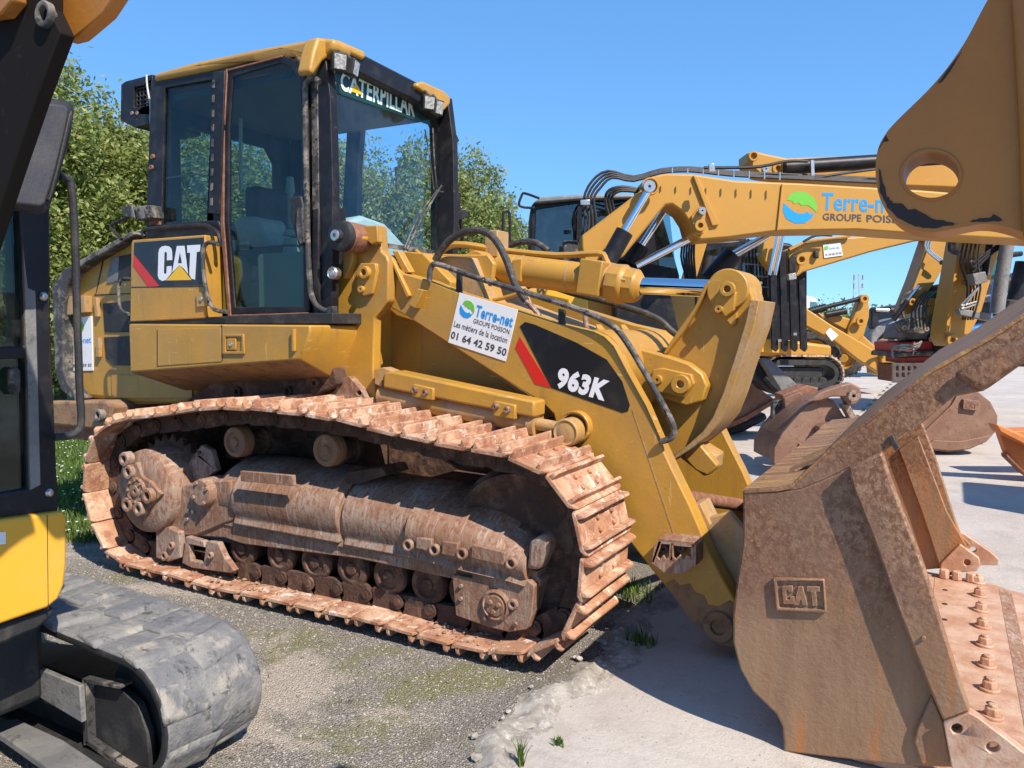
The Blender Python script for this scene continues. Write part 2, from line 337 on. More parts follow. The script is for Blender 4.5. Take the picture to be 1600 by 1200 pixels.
# pod body: lofted rounded casing along X
secs = [(-.98,.10),(-.90,.13),(.55,.13),(1.02,.13),(1.10,.17)]
def arc_ring(x, k, top, z0=.40, back=.46):
    zc = z0+(top-z0)*.42; o = [(x,back,z0),(x,k+.012,z0)]
    for i in range(16):
        a = math.radians(-25+i*115/15); ry = .30; rz = (top-zc)
        o.append((x, k+ry-ry*math.cos(a), zc+rz*math.sin(a) if a > 0 else zc+(zc-z0)*math.sin(a)*1.6))
    o.append((x,back,top)); return o
def pod_ring(x, k, top):                                # k = how far the casing stands out
    z0 = .385; return [(x,.46,z0),(x,k+.02,z0),(x,k-.01,z0+.02),(x,k-.03,z0+.12),(x,k-.01,z0+.21),(x,k+.05,top-.04),(x,k+.13,top),(x,.46,top)]
R_ = [arc_ring(-.93,.15,.74), arc_ring(-.86,.115,.765), arc_ring(-.2,.11,.755), arc_ring(.45,.11,.735), arc_ring(.98,.11,.71), arc_ring(1.12,.14,.67), arc_ring(1.2,.2,.62)]
V = [p for r in R_ for p in r]; n = len(R_[0]); m = len(R_)
frame.add(V, [(k*n+j,k*n+(j+1)%n,(k+1)*n+(j+1)%n,(k+1)*n+j) for k in range(m-1) for j in range(n)]+[tuple(range(n))[::-1], tuple(range((m-1)*n,m*n))])
pod = frame.build('track_frame', 'pod_steel', L, .008)
def PLT(name, pts, y0, y1, mat='pod_steel', bevel=.005, holes=(), **k): return PL(name, pts, y0, y1, mat, pod, bevel, holes, **k)
# skirt under the casing and shaped guards
PLT('frame_rail', [(290,805),(362,812),(700,860),(840,893),(838,900),(846,908),(838,925),(830,962),(800,958),(790,920),(700,903),(560,873),(380,850),(350,840),(282,836)], .135, .44)
def casing(name, rings, bev=.008):
    mb = MB(); n = len(rings[0]); m = len(rings); V = [p for r in rings for p in r]
    mb.add(V, [(k*n+j,k*n+(j+1)%n,(k+1)*n+(j+1)%n,(k+1)*n+j) for k in range(m-1) for j in range(n)]+[tuple(range(n))[::-1], tuple(range((m-1)*n,m*n))]); return mb.build(name, 'pod_steel', pod, bev)
x1_, x2_, x3_, x4_ = U(362,790,y=.1).x, U(528,800,y=.1).x, U(637,820,y=.08).x, U(818,870,y=.06).x
casing('casing_panel', [arc_ring(x1_,.088,.775,.42), arc_ring(x2_,.088,.765,.42)], .012)
casing('casing_panel', [arc_ring(x2_+.02,.098,.762,.41), arc_ring(x3_+.1,.098,.742,.41)], .010)
casing('guard_cover', [arc_ring(x3_,.058,.72,.43,.3), arc_ring((x3_+x4_)/2,.058,.70,.41,.3), arc_ring(x4_-.08,.058,.63,.40,.3), arc_ring(x4_,.060,.585,.39,.3)], .010)
PLT('guard_cover', [(826,846),(848,834),(858,842),(856,862),(842,892),(822,890)], .075, .17, bevel=.02)
for a in ([(650,840),(674,843),(674,862),(650,857)], [(691,846),(715,849),(714,871),(690,866)], [(737,851),(789,863),(788,884),(736,872)]): PLT('weld_block', a, .040, .07, bevel=.004)
for u, v in ((640,851),(681,858),(724,864),(801,879)):
    boss('lug_ring', u, v, .055, 9, .022, 'pod_steel', pod, hole=.62)
PLT('step_plate', [(375,736),(457,743),(458,760),(420,756),(376,752)], .03, .055, 'pod_steel', .003)
PLT('step_plate', [(540,738),(596,730),(604,742),(560,757),(541,756)], .20, .40, 'track_inner', .004)
# front wear guard with idler yoke
PLT('idler_guard', [(706,898),(738,904),(737,886),(795,893),(822,905),(835,915),(831,962),(822,984),(795,988),(762,980),(712,962)], .09, .15)
c = LF.w(*U(776,945,y=.09)); mb = MB(); r = .075
mb.lathe(c, (0,-1,0), [(0,r),(.012,r),(.02,r*.86),(.012,r*.78),(.012,r*.7),(.02,r*.62),(.02,.001)], 28)
for k in range(3):
    a = 2*math.pi*k/3+.4; mb.bolt(c+Vector((math.cos(a)*.026,-.02,math.sin(a)*.026)), (0,-1,0), .011, .012)
mb.build('yoke_cap', 'pod_steel', pod)
boss('lug_ring', 803,943, .09, 8, .02, 'pod_steel', pod)
for u, v in ((721,915),(721,935),(760,965),(806,975)): boss('guard_bolt', u, v, .088, 3.2, .012, 'bare_bolt', pod, hole=.2)
# rear frame leg between final drive and casing
PLT('frame_leg', [(270,790),(285,757),(305,757),(316,750),(360,750),(366,812),(353,818),(306,838),(281,838),(262,858),(243,872),(243,838),(250,822),(262,818)], .12, .30, bevel=.012)
PLT('frame_leg', [(289,730),(314,695),(330,704),(338,735),(315,752),(290,757)], .22, .26, 'pod_steel', .006, holes=[circ(311,707,3)])
PLT('rock_guard', [(243,830),(262,823),(280,832),(282,872),(262,878),(243,872)], .085, .13, bevel=.008)
PLT('rock_guard', [(290,838),(318,846),(320,856),(294,850),(298,876),(318,880),(322,846),(340,848),(350,870),(366,892),(360,896),(300,888),(284,880)], .09, .13, bevel=.006)
for u, v, r in ((270,852,6),(259,868,7),(331,867,5)): boss('lug_ring', u, v, .085, r, .02, 'pod_steel', pod)
c = LF.w(*U(324,768,y=.12)); mb = MB()
mb.lathe(c, (0,-1,0), [(-.1,.082),(.035,.082),(.05,.074),(.052,.001)], 24)
for k in range(4):
    a = 2*math.pi*k/4+.5; mb.bolt(c+Vector((math.cos(a)*.064,-.048,math.sin(a)*.064)), (0,-1,0), .013, .014)
mb.build('pivot_cap', 'pod_steel', pod)
for u, v in ((295,798),(303,799),(294,811)): boss('guard_bolt', u, v, .118, 3, .014, 'steel', pod, hole=.2)
# final drive
c = LF.w(*U(226,768,y=.06)); mb = MB(); Rf = .255
mb.lathe(c, (0,-1,0), [(-.34,Rf*1.02),(-.03,Rf*1.01),(-.005,Rf*.985),(.018,Rf*.86),(.032,Rf*.5),(.035,.001)], 64)
fd = mb.build('final_drive', 'pod_steel', pod)
dyo = 0
for u, v, r, h in ((204,716,11,.05),(209,736,11,.045),(240,773,12,.05),(207,787,11,.045),(226,793,11,.05)):
    o = boss('drive_lug', u, v, .03, r, h, 'pod_steel', pod, hole=.5)
c2 = LF.w(*U(219,766,y=.03)); mb = MB(); mb.lathe(c2, (0,-1,0), [(-.03,.085),(.03,.085),(.036,.078),(.030,.062),(.034,.035),(.04,.032),(.04,.014),(.02,.012),(.02,.001)], 28)
for k in range(8):
    a = 2*math.pi*k/8; mb.bolt(c2+Vector((math.cos(a)*.066,-.034,math.sin(a)*.066)), (0,-1,0), .009, .010)
mb.build('hub_cap', 'pod_steel', pod)
PLT('drive_rib', [(203,727),(214,722),(222,745),(234,752),(252,772),(240,785),(228,800),(205,798),(200,780),(208,765),(203,750)], .012, .04, bevel=.008)
# sprocket ring with teeth behind the drive
mb = MB(); c = LF.w(*U(226,768,y=.06)); c.y = .25
NT = 25; P = []
for k in range(NT*2):
    a = 2*math.pi*k/(NT*2); q = .345 if k % 2 == 0 else .29; P.append(Vector((c.x+math.cos(a)*q, c.y, c.z+math.sin(a)*q)))
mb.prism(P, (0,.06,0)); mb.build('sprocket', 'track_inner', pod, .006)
# idler
mb = MB(); c = Vector((1.085,.2,.50))
mb.lathe(c, (0,1,0), [(0,.001),(0,.12),(.03,.14),(.03,.30),(-.01,.345),(-.01,.375),(.04,.385),(.05,.405),(.12,.405),(.13,.385),(.17,.375),(.17,.345),(.14,.30),(.14,.001)], 48)
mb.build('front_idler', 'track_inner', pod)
# rollers
def roller(u, v, y, r, w, name='track_roller', mat='track_inner'):
    c = LF.w(*U(u, v, y=y)); mb = MB()
    mb.lathe(c, (0,1,0), [(-.008,.001),(-.008,r*.30),(.004,r*.34),(.004,r*.62),(-.006,r*.68),(-.006,r*.80),(.0,r*.97),(.012,r*1.03),(.03,r*1.03),(.04,r*.86),(w-.04,r*.86),(w-.03,r*1.03),(w,r*1.03),(w,.001)], 28)
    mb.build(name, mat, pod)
for u, v in ((378,858),(437,868),(492,879),(549,889),(607,901),(668,914),(728,925)): roller(u, v, .17, .100, .25)
surf('carrier', (.30,.16,.075), [((.26,.13,.08), 8, .45, .6), ((.5,.32,.2), 20, .6, .7)], .7, 0, (40,.004))
for u, v in ((366,691),(508,704)):
    roller(u, v, .17, .088, .07, 'carrier_roller', 'carrier'); roller(u+13, v+2, .27, .082, .16, 'carrier_roller', 'track_inner')
    mb = MB(); c = U(u, v, y=.45); mb.box((c.x-.05,.42,.72), (c.x+.05,.5,c.z+.04)); mb.build('roller_bracket', 'track_inner', pod, .01)
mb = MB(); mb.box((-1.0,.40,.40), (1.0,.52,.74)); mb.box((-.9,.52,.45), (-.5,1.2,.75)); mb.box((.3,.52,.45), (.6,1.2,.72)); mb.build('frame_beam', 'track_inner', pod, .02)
# shoes and links
sh = MB()
def shoe_local():
    mb = MB(); hl = .097
    # plate with up-turned leading lip, cut corners
    prof = [(-hl,-.012),(-hl,.004),(-hl+.02,.008),(hl-.02,.008),(hl+.008,.016),(hl+.012,.006),(hl-.01,-.012)]
    ys = [(0.0,.012),(.03,0),(.52,0),(.55,.012)]
    rings = []
    for y, cut in ys: rings.append([(x+(cut if x < 0 else -cut), y, z) for x, z in prof])
    n = len(prof); V = [p for r in rings for p in r]
    mb.add(V, [(k*n+j,k*n+(j+1)%n,(k+1)*n+(j+1)%n,(k+1)*n+j) for k in range(3) for j in range(n)]+[tuple(range(n))[::-1], tuple(range(3*n,4*n))])
    for gx in (-.066, .066):
        V = []
        for y, hh, wv in ((.002,.034,.012),(.02,.050,.012),(.24,.050-.004*(gx>0),.012),(.53,.050,.013),(.548,.028,.018)):
            V += [(gx-wv,y,.006),(gx+wv,y,.006),(gx+wv*.62,y,hh),(gx-wv*.62,y,hh)]
        mb.add(V, [(k*4+j,k*4+(j+1)%4,(k+1)*4+(j+1)%4,(k+1)*4+j) for k in range(4) for j in range(4)]+[(3,2,1,0),(16,17,18,19)])
    for bx in (-.028,.028):
        for by in (.195,.235,.335,.375) if False else (.20,.36): mb.bolt((bx,by,.006), (0,0,1), .014, .016)
    return mb
def link_local():
    mb = MB()
    for y0, s in ((.165,1), (.345,-1)):
        P = [(-.115,-.035),(-.10,-.012),(.10,-.012),(.115,-.035),(.115,-.085),(.09,-.112),(-.05,-.118),(-.09,-.10),(-.115,-.085)]
        mb.prism([(x, y0, z) for x, z in P], (0,.04,0))
        mb.cyl((-.075,y0-.012,-.068), (-.075,y0+.052,-.068), .036, n=14)
        mb.cyl((-.075,y0-.018,-.068), (-.075,y0+.058,-.068), .02, n=10)
    mb.cyl((-.075,.17,-.068), (-.075,.38,-.068), .028, n=12)
    return mb
smesh = shoe_local().build('track_shoe', 'track_dust', None, .003, 1); lmesh = link_local().build('chain_link', 'track_inner', None, 0)
S = closed_resample(TP, 40, .35)
rnd = random.Random(3)
for i, (p, t, st) in enumerate(S):
    nrm = Vector((-t.y, t.x))
    for src in (smesh, lmesh):
        o = src if i == 0 else src.copy()
        if i: COL.objects.link(o)
        o.parent = pod; j = rnd.uniform(-.004,.004) if src is smesh else 0
        o.matrix_local = Matrix(((t.x*st/.2,0,nrm.x,p.x+nrm.x*j),(0,1,0,-1.2+j),(t.y*st/.2,0,nrm.y,p.y+nrm.y*j),(0,0,0,1)))
# mirrored far track
far = pod.copy(); COL.objects.link(far); far.parent = L; far.scale = (1,-1,1)
for ch in list(pod.children):
    c = ch.copy(); COL.objects.link(c); c.parent = far; c.matrix_local = ch.matrix_local
# ---------------- main hull, hood
mb = MB(); mb.box((-1.95,.60,.42), (-.2,1.80,1.12)); mb.box((-.2,.84,.42), (.95,1.60,1.10)); mb.build('lower_hull', 'track_inner', L, .02)
XS = lambda pts, y: [(p.x, p.z) for p in (U(a, b, y=y) for a, b in pts)]
hull = PL('hull', [(150,575),(203,560),(560,520),(600,470),(700,535),(867,650),(860,705),(600,660),(540,650),(430,628),(205,632),(150,628)], .84, 1.60, 'hull_dirty', L, .01)
PL('hull_side', [(150,575),(203,560),(520,520),(522,600),(500,626),(430,628),(205,632),(150,628)], .60, .84, 'hull_dirty', L, .01)
PL('side_hull_panel', [(205,560),(600,470),(700,535),(867,650),(840,660),(596,592),(590,640),(560,640)], .82, .84, 'yellow_paint', L, .004)
hood = PL('engine_hood', [(240,352),(205,362),(160,388),(128,412),(112,425),(103,445),(97,520),(97,600),(130,622),(205,629),(300,632),(330,560),(330,400)], .56, 1.84, 'yellow_paint', L, .035, seg=3)
def PH(name, pts, y0, y1, mat, bevel=.003, **k): return PL(name, pts, y0, y1, mat, hood, bevel, **k)
PH('vent_mesh', [(173,403),(186,400),(184,440),(166,443)], .553, .56, 'grey_steel', .001)
PH('vent_mesh', [(186,400),(206,396),(206,438),(184,440)], .552, .56, 'black_rough', .001)
PH('side_grille', [(160,474),(205,470),(205,519),(163,519)], .551, .56, 'black_rough', .004)
PH('side_grille', [(162,527),(205,525),(205,571),(176,571),(165,560)], .551, .56, 'black_rough', .004)
PH('access_panel', [(174,586),(300,588),(300,622),(174,622)], .548, .56, 'yellow_paint', .003)
PH('hood_seam', [(147,460),(205,458),(205,459.6),(147,461.6)], .556, .56, 'black_rough', 0)
PH('hood_seam', [(160,405),(162,404),(150,458),(149,460)], .556, .56, 'black_rough', 0)
PH('hinge', [(150,528),(154,528),(154,558),(149,558)], .53, .56, 'yellow_dusty')
PH('hinge', [(146,465),(150,465),(152,495),(148,495)], .53, .56, 'yellow_dusty')
PH('latch', [(96,464),(132,462),(132,488),(97,494)], .50, .56, 'yellow_dusty', .004)
PH('notice', [(103,497),(143,494),(145,579),(107,580)], .552, .56, 'white_sign', .001)
TX('notice_lettering', 'Terre-net', [(106,538),(142,536),(142,526),(106,528)], .5515, hood, 'decal_blue', .02)
TX('notice_lettering', '01 64 42 59 50', [(107,574),(143,573),(143,568),(107,569)], .5515, hood, 'decal_grey', .02)
PH('notice_emblem', circ(126,511,5,8), .5505, .552, 'decal_green', 0)
PL('rear_guard', [(80,445),(100,420),(135,400),(205,360),(212,366),(140,408),(115,425),(104,445),(99,480),(98,580),(106,600),(126,622),(118,628),(95,610),(85,580)], .47, 1.9, 'worn_black', L, .012)
PL('tow_beam', [(70,627),(166,626),(174,634),(171,664),(150,672),(60,662)], .42, 1.9, 'hull_dirty', L, .02)
boss('beam_pin', 160,648,.42,10,.04,'worn_black', L)
PL('belly_plate', [(60,660),(150,668),(150,690),(60,680)], .5, 1.8, 'rust_brown', L, .01)
# hull side castings under the box
PL('hull_casting', [(285,630),(330,598),(445,590),(520,573),(528,600),(505,612),(480,625),(330,634)], .45, .60, 'track_inner', L, .01)
for u, v in ((373,612),(452,611),(494,598)): boss('casting_eye', u, v, .45, 8, .02, 'track_inner', L)
# ---------------- side platform box (tool box step)
A = {k: U(*q, y=.15) for k, q in dict(rt=(201,508), rb=(203,582), fb=(468,562), ft=(484,508)).items()}
B = {k: U(*q, y=.55) for k, q in dict(ft=(557,508), fb=(527,576)).items()}
zt = 1.565
rb, fb = A['rb'], A['fb']; xr = A['rt'].x
V = [(xr,.15,zt),(xr,.15,rb.z),(fb.x,.15,fb.z),(A['ft'].x,.15,zt), (xr,.6,zt),(xr,.6,rb.z-.16),(B['fb'].x,.6,rb.z-.05),(B['ft'].x,.58,zt),(B['ft'].x,.58,zt-.05),(A['ft'].x,.15,zt-.045)]
mb = MB(); mb.add(V, [(0,1,2,9,3),(4,0,3,7),(2,6,8,9),(9,8,7,3),(0,4,5,1),(4,7,8,6,5)]); mb.add(V, [(1,5,6,2)], 1)
bx = mb.build('side_toolbox', ['yellow_paint', 'hull_dirty'], L, .010)
PL('locker_door', [(246,515),(345,512),(346,565),(246,572)], .146, .15, 'yellow_paint', bx, .002)
for q in ([(345,508),(346.5,508),(347.5,564),(346,564)], [(245,516),(246,516),(246,573),(245,573)]): PL('locker_seam', q, .1475, .15, 'black_rough', bx, 0)
PL('latch_plate', [(347,522),(380,522),(381,553),(347,553)], .138, .15, 'yellow_paint', bx, .003, holes=[[(352,526),(377,526),(377,549),(352,549)]])
PL('latch_handle', [(354,529),(368,529),(368,547),(354,547)], .139, .15, 'yellow_paint', bx, .004)
boss('latch_lock', 361,538,.139,3.5,.006,'steel', bx, hole=.2)
PL('hinge', [(455,514),(459,514),(459,549),(455,549)], .13, .15, 'yellow_paint', bx, .003)
# ---------------- cab
YC, YF, XF = .42, 1.72, -.36
def XZ(pts, y=YC): return [U(a, b, y=y) for a, b in pts]
outer = [(236,124),(350,106),(505,62),(516,150),(520,300),(518,500),(354,494),(342,350),(228,355)]
rear_hole = [(257,137),(331,124),(323,350),(252,352)]
door_hole = [(356,108),(440,88),(462,95),(473,115),(477,200),(480,486),(360,490),(350,350),(350,200)]
cab = PL('cab_shell', outer, YC, YC+.06, 'black_paint', L, .006, holes=[rear_hole, door_hole])
# far wall with the same openings
mb = MB(); P = PX(LF, outer, YC)
sh_ = Vector((0, YF-.06-YC, 0))
mb.prism([p+sh_ for p in P], (0,.06,0), [[p+sh_ for p in PX(LF, rear_hole, YC)], [p+sh_ for p in PX(LF, door_hole, YC)]]); mb.build('far_wall', 'black_paint', cab, .006)
xr0 = U(232,300,y=YC).x
mb = MB(); mb.prism([(xr0,YC+.06,1.6),(xr0,YF-.06,1.6),(xr0,YF-.06,3.1),(xr0,YC+.06,3.1)], (.05,0,0), [[(xr0,YC+.22,2.15),(xr0,YF-.22,2.15),(xr0,YF-.22,2.80),(xr0,YF-.30,2.90),(xr0,YC+.30,2.90),(xr0,YC+.22,2.80)]]); mb.build('rear_wall', 'black_paint', cab, .01)
mb = MB(); mb.box((xr0+.02,YC+.22,2.15), (xr0+.026,YF-.22,2.9)); mb.build('rear_window', 'cab_glass', cab)
# front frame and windscreen
mb = MB(); Fo = [(XF,YC,1.58),(XF,YF,1.58),(XF,YF,3.04),(XF,YC,3.12)]
Fh = [(XF,YC+.12,2.02),(XF,YF-.05,2.02),(XF,YF-.05,2.90),(XF,YF-.12,2.98),(XF,YC+.2,3.04),(XF,YC+.12,2.96)]
mb.prism(Fo, (-.07,0,0), [Fh]); mb.build('front_frame', 'black_paint', cab, .008)
mb = MB(); mb.box((XF-.012,YC+.08,1.99), (XF-.004,YF-.08,3.06)); ws = mb.build('windscreen', 'wind_glass', cab)
mb = MB(); mb.box((XF-.003,YC+.14,2.06), (XF+.004,YF-.12,2.09)); mb.build('seal', 'worn_black', cab)
# sun strip with lettering
def PXx(pts, x): return [U(a, b, x=x) for a, b in pts]
st_ = PXx([(512,98),(668,150),(672,196),(520,143)], XF+.002)
mb = MB(); mb.prism(st_, (.002,0,0)); surf('strip', (.01,.045,.042), (), .25)
stp = mb.build('sun_strip', 'strip', ws)
surf('strip_letters', (.70,.9,.78), (), .4)
text_on('strip_lettering', 'CATERPILLAR', PXx([(531,140),(648,184),(648,152),(533,110)], XF+.006), None, ws, 'strip_letters', .03)
tri = PXx([(550,138),(557,131),(567,149),(549,143)], XF+.0075)
mb = MB(); mb.prism(tri, (.0008,0,0)); mb.build('strip_emblem', 'decal_yellow', ws)
# side glazing
side_g = PL('side_window', rear_hole, YC+.015, YC+.021, 'dark_glass', cab, 0)
PL('window_bar', [(257,277),(310,270),(310,272.5),(257,280)], YC+.022, YC+.03, 'grey_steel', cab, .001)
door = PL('cab_door', [(354,107),(442,86),(466,94),(476,114),(480,200),(483,488),(358,492),(347,352),(349,200)], YC-.022, YC+.0, 'black_paint', L, .006, holes=[[(363,120),(438,98),(455,104),(467,125),(471,200),(474,478),(367,480),(357,350),(358,200)]])
PL('door_glass', [(362,118),(440,96),(458,102),(469,122),(473,200),(476,480),(366,482),(355,350),(357,200)], YC-.014, YC-.008, 'dark_glass', door, 0)
PL('door_seal', [(352,108),(355,107),(350,200),(349,345),(360,492),(482,488),(482,491),(356,495),(344,350),(347,200)], YC-.030, YC-.018, 'rust_brown', door, .003)
PL('door_seal', [(354,108),(440,86),(440,89),(356,111)], YC-.030, YC-.018, 'rust_brown', door, .003)
dh = PL('door_handle', [(452,308),(470,306),(474,325),(476,380),(466,384),(459,360),(453,345)], YC-.06, YC-.02, 'black_rough', door, .008)
PL('handle_grip', [(464,325),(472,323),(474,378),(469,382),(464,372),(462,350)], YC-.075, YC-.06, 'worn_black', dh, .004)
# hinged post strip between window and door, with tabs
hs = PL('hinge_post', [(333,112),(351,110),(348,200),(343,335),(325,333),(330,200)], YC-.04, YC, 'black_paint', cab, .004)
for k in range(9):
    v = 125+k*23; PL('hinge_tab', [(331.5-k*.4,v),(335-k*.4,v),(334.6-k*.4,v+12),(331-k*.4,v+12)], YC-.045, YC-.04, 'worn_black', hs, .001)
PL('cab_sill', [(230,352),(340,343),(345,356),(345,372),(228,372)], YC-.03, YC+.10, 'black_paint', cab, .01)
PL('corner_bracket', [(233,330),(245,326),(250,352),(232,354)], YC-.01, YC+.02, 'rust_brown', cab, .004)
for u, v in ((240,245),(238,262)): boss('frame_bolt', u, v, YC, 4, .015, 'rust_brown', cab, hole=.3)
# handrail over the cab sill
mb = MB(); mb.tube(PX(LF, [(226,370),(224,362),(240,357),(310,352),(330,356),(342,368),(344,385)], .34), .014); mb.build('handrail', 'black_paint', L)
# CAT side panel and lower body
pz = PX(LF, [(205,380),(207,375),(320,367),(320,497),(203,503)], .30)
bd = MB(); bd.prism(pz, (0,.14,0)); body = bd.build('cab_base_panel', 'yellow_paint', L, .006)
mb = MB(); mb.prism(PX(LF, [(200,502),(352,494),(490,489),(520,489),(520,506),(200,506)], .31), (0,1.5,0)); mb.build('cab_floor', 'black_rough', L, .004)
YD = .297
PL('panel_decal', [(209.5,379),(318,371),(318,445),(249,447),(209,397)], YD, .30, 'decal_black', body, 0)
PL('panel_decal', [(208.5,397),(209.5,397),(249,447),(232,448.5),(208,415)], YD, .30, 'decal_red', body, 0)
cA = lambda pts: [(160+x/8, 320+y/8) for x, y in pts]
for q in ([(700,600),(712,550),(740,522),(785,512),(830,520),(858,548),(868,590),(870,690),(806,694),(806,600),(790,586),(772,600),(765,850),(778,872),(800,852),(804,770),(862,764),(860,855),(795,940),(745,952),(708,930),(692,885)],
          [(930,515),(1022,512),(1066,860),(1020,800),(964,752),(920,800),(872,845)],
          [(1058,507),(1222,498),(1218,582),(1176,592),(1155,935),(1112,922),(1085,872),(1096,600),(1060,600)]):
    PL('decal_letter', cA(q), YD-.0015, YD, 'decal_white', body, 0)
PL('decal_letter_gap', cA([(968,598),(945,728),(992,728)]), YD-.0022, YD-.001, 'decal_black', body, 0)
PL('decal_triangle', cA([(965,757),(1112,940),(797,946)]), YD-.0025, YD-.0012, 'decal_yellow', body, 0)
PL('panel_latch', [(306,458),(324,456),(324,478),(307,480)], .285, .30, 'yellow_dusty', body, .003)
boss('latch_lock', 315,467,.285,3.5,.008,'steel', body, hole=.2)
PL('panel_seam', [(205,448),(320,446.5),(320,448),(205,449.5)], .2985, .30, 'black_rough', body, 0)
mb = MB(); mb.tube(PX(LF, [(340,381),(326,379),(318,388),(317,410),(320,440),(326,468),(336,484),(354,487)], .28), .013); mb.build('grab_handle', 'worn_black', L)
mb = MB(); mb.tube(PX(LF, [(205,436),(192,436),(186,445),(186,470),(190,485),(202,491)], .30), .011); mb.build('grab_handle', 'worn_black', L)
# roof
YR0, YR1 = .40, 1.93; xa, xb = U(240,118,y=YR0).x, U(505,62,y=YR0).x
zr0, zr1 = 3.055, 3.17
prof = PX(LF, [(238,127),(241,114),(300,97),(400,76),(500,58),(522,60),(520,78),(500,92),(493,107),(488,121),(474,121),(468,103),(455,88),(440,82),(345,106)], YR0)
mb = MB(); mb.prism(prof, (0,.16,0)); roof = mb.build('roof', 'yellow_paint', L, .028, 4)
zt_ = U(500,58,y=YR0).z; zt2 = U(241,114,y=YR0).z
mb = MB(); mb.prism([(xa,YR0+.1,zt2-.03),(xb-.10,YR0+.1,zt_-.03),(xb-.10,YR0+.1,zt_-.12),(xa,YR0+.1,zt2-.12)], (0,1.2,0)); mb.build('roof_panel', 'yellow_paint', roof, .02)
mb = MB(); mb.prism([(xa,1.56,zt2),(xb-.05,1.56,zt_-.01),(xb-.05,1.56,zt_-.10),(xa,1.56,zt2-.09)], (0,.18,0)); mb.build('roof_edge', 'yellow_paint', roof, .028, 4)
# front brow: yellow corners with black visor between
xv = -.26
mb = MB(); mb.prism(PXx([(497,58),(530,62),(571,80),(573,90),(568,93),(545,82),(525,82),(505,96),(490,118),(484,110),(490,80)], xv), (-.10,0,0)); mb.build('roof_corner', 'yellow_paint', roof, .018, 3)
mb = MB(); mb.prism(PXx([(652,129),(662,127),(695,142),(705,152),(704,163),(690,178),(684,172),(688,160),(652,137)], xv+.01), (-.10,0,0)); mb.build('roof_corner', 'yellow_paint', roof, .018, 3)
mb = MB(); mb.prism(PXx([(512,66),(570,86),(655,130),(690,150),(686,186),(655,160),(560,112),(510,92)], xv-.02), (-.08,0,0)); mb.build('visor', 'black_paint', roof, .01)
# lamps
def lamp(u, v, x, w, h, yaw, tilt=-.2):
    c = U(u, v, x=x); rot = Matrix.Rotation(yaw, 3, 'Z')@Matrix.Rotation(-tilt, 3, 'Y'); mb = MB()
    P = []
    for dx, k in ((-.05,.72),(-.02,.95),(.02,1),(.03,.97)):
        for a, b in ((-1,-1),(1,-1),(1,1),(-1,1)): P.append(c+rot@Vector((dx, a*w/2*k, b*h/2*k)))
    mb.add(P, [(k*4+j,k*4+(j+1)%4,(k+1)*4+(j+1)%4,(k+1)*4+j) for k in range(3) for j in range(4)]+[(0,1,2,3),(15,14,13,12)])
    o = mb.build('work_lamp', 'black_rough', L, .006); mb = MB(); mb.obox(c+rot@Vector((.031,0,0)), (.006,w*.78,h*.78), rot); mb.build('lens', 'lens', o, .002)
    mb = MB(); mb.cyl(c+rot@Vector((-.01,0,h*.45)), c+rot@Vector((-.05,0,h*.75)), .012); mb.build('lamp_mount', 'black_rough', o)
lamp(529,97,-.20,.085,.10,-.55); lamp(549,106,-.20,.085,.095,.35); lamp(668,161,-.2,.085,.095,-.5); lamp(682,168,-.2,.08,.10,-.15)
# near front post, tube and hinge brackets
mb = MB(); mb.tube(PX(LF, [(499,128),(489,122),(480,128),(477,145),(478,250),(481,380),(484,440),(487,462),(497,480),(518,489)], .385), .0165, 10); mb.build('post_tube', 'worn_black', cab)
mb = MB(); mb.prism(PXx([(497,116),(514,124),(517,240),(519,320),(524,345),(505,348),(500,330),(498,200)], -.34), (-.06,0,0)); hp = mb.build('front_post', 'black_paint', cab, .008)
mb = MB(); mb.prism(PXx([(496,124),(499,126),(501,330),(498,328)], -.335), (-.05,0,0)); mb.build('post_edge', 'worn_black', cab, .004)
for v in (128, 256):
    mb = MB(); mb.prism(PXx([(503,v),(526,v+2),(527,v+28),(519,v+35),(511,v+48),(504,v+38)], -.325), (-.03,0,0)); b_ = mb.build('hinge_bracket', 'black_paint', cab, .005)
    mb = MB()
    for k in (4, 23): mb.bolt(U(519.5, v+k, x=-.325), (1,0,0), .016, .02)
    mb.build('bracket_bolt', 'rust_brown', b_)
# black lower mount with rubber drum
mb = MB(); mb.prism(PXx([(498,326),(512,322),(520,340),(526,342),(527,325),(540,325),(542,350),(536,385),(518,398),(516,430),(521,440),(520,500),(500,500),(497,400)], -.33), (-.05,0,0), ); mt = mb.build('cab_mount', 'black_paint', cab, .008)
c = U(526,368,y=.34); mb = MB(); mb.cyl(c+Vector((0,.06,0)), c+Vector((0,.26,0)), .088, .080, 28); mb.cyl(c+Vector((0,.24,0)), c+Vector((0,.32,0)), .06, n=24); mb.build('rubber_mount', 'rust_brown', mt, .004)
mb = MB(); mb.lathe(c, (0,-1,0), [(-.07,.086),(-.02,.082),(-.015,.07),(-.015,.034),(.012,.032),(.016,.027),(.016,.014),(-.01,.016),(-.01,.001)], 28); mb.build('mount_nut', 'black_rough', mt); mb = MB(); mb.lathe(c, (0,-1,0), [(.0,.031),(.017,.031),(.02,.027),(.02,.013),(.005,.012),(.005,.001)], 20); mb.build('nut', 'steel', mt)
c = U(523,427,y=.40); mb = MB(); mb.lathe(c, (0,-1,0), [(-.02,.033),(.02,.036),(.028,.03),(.022,.024),(.03,.014),(.03,.001)], 24); mb.build('reflector', 'steel', mt)
PL('latch_strap', [(510,480),(520,478),(521,500),(511,500)], .36, .40, 'worn_black', mt, .003)
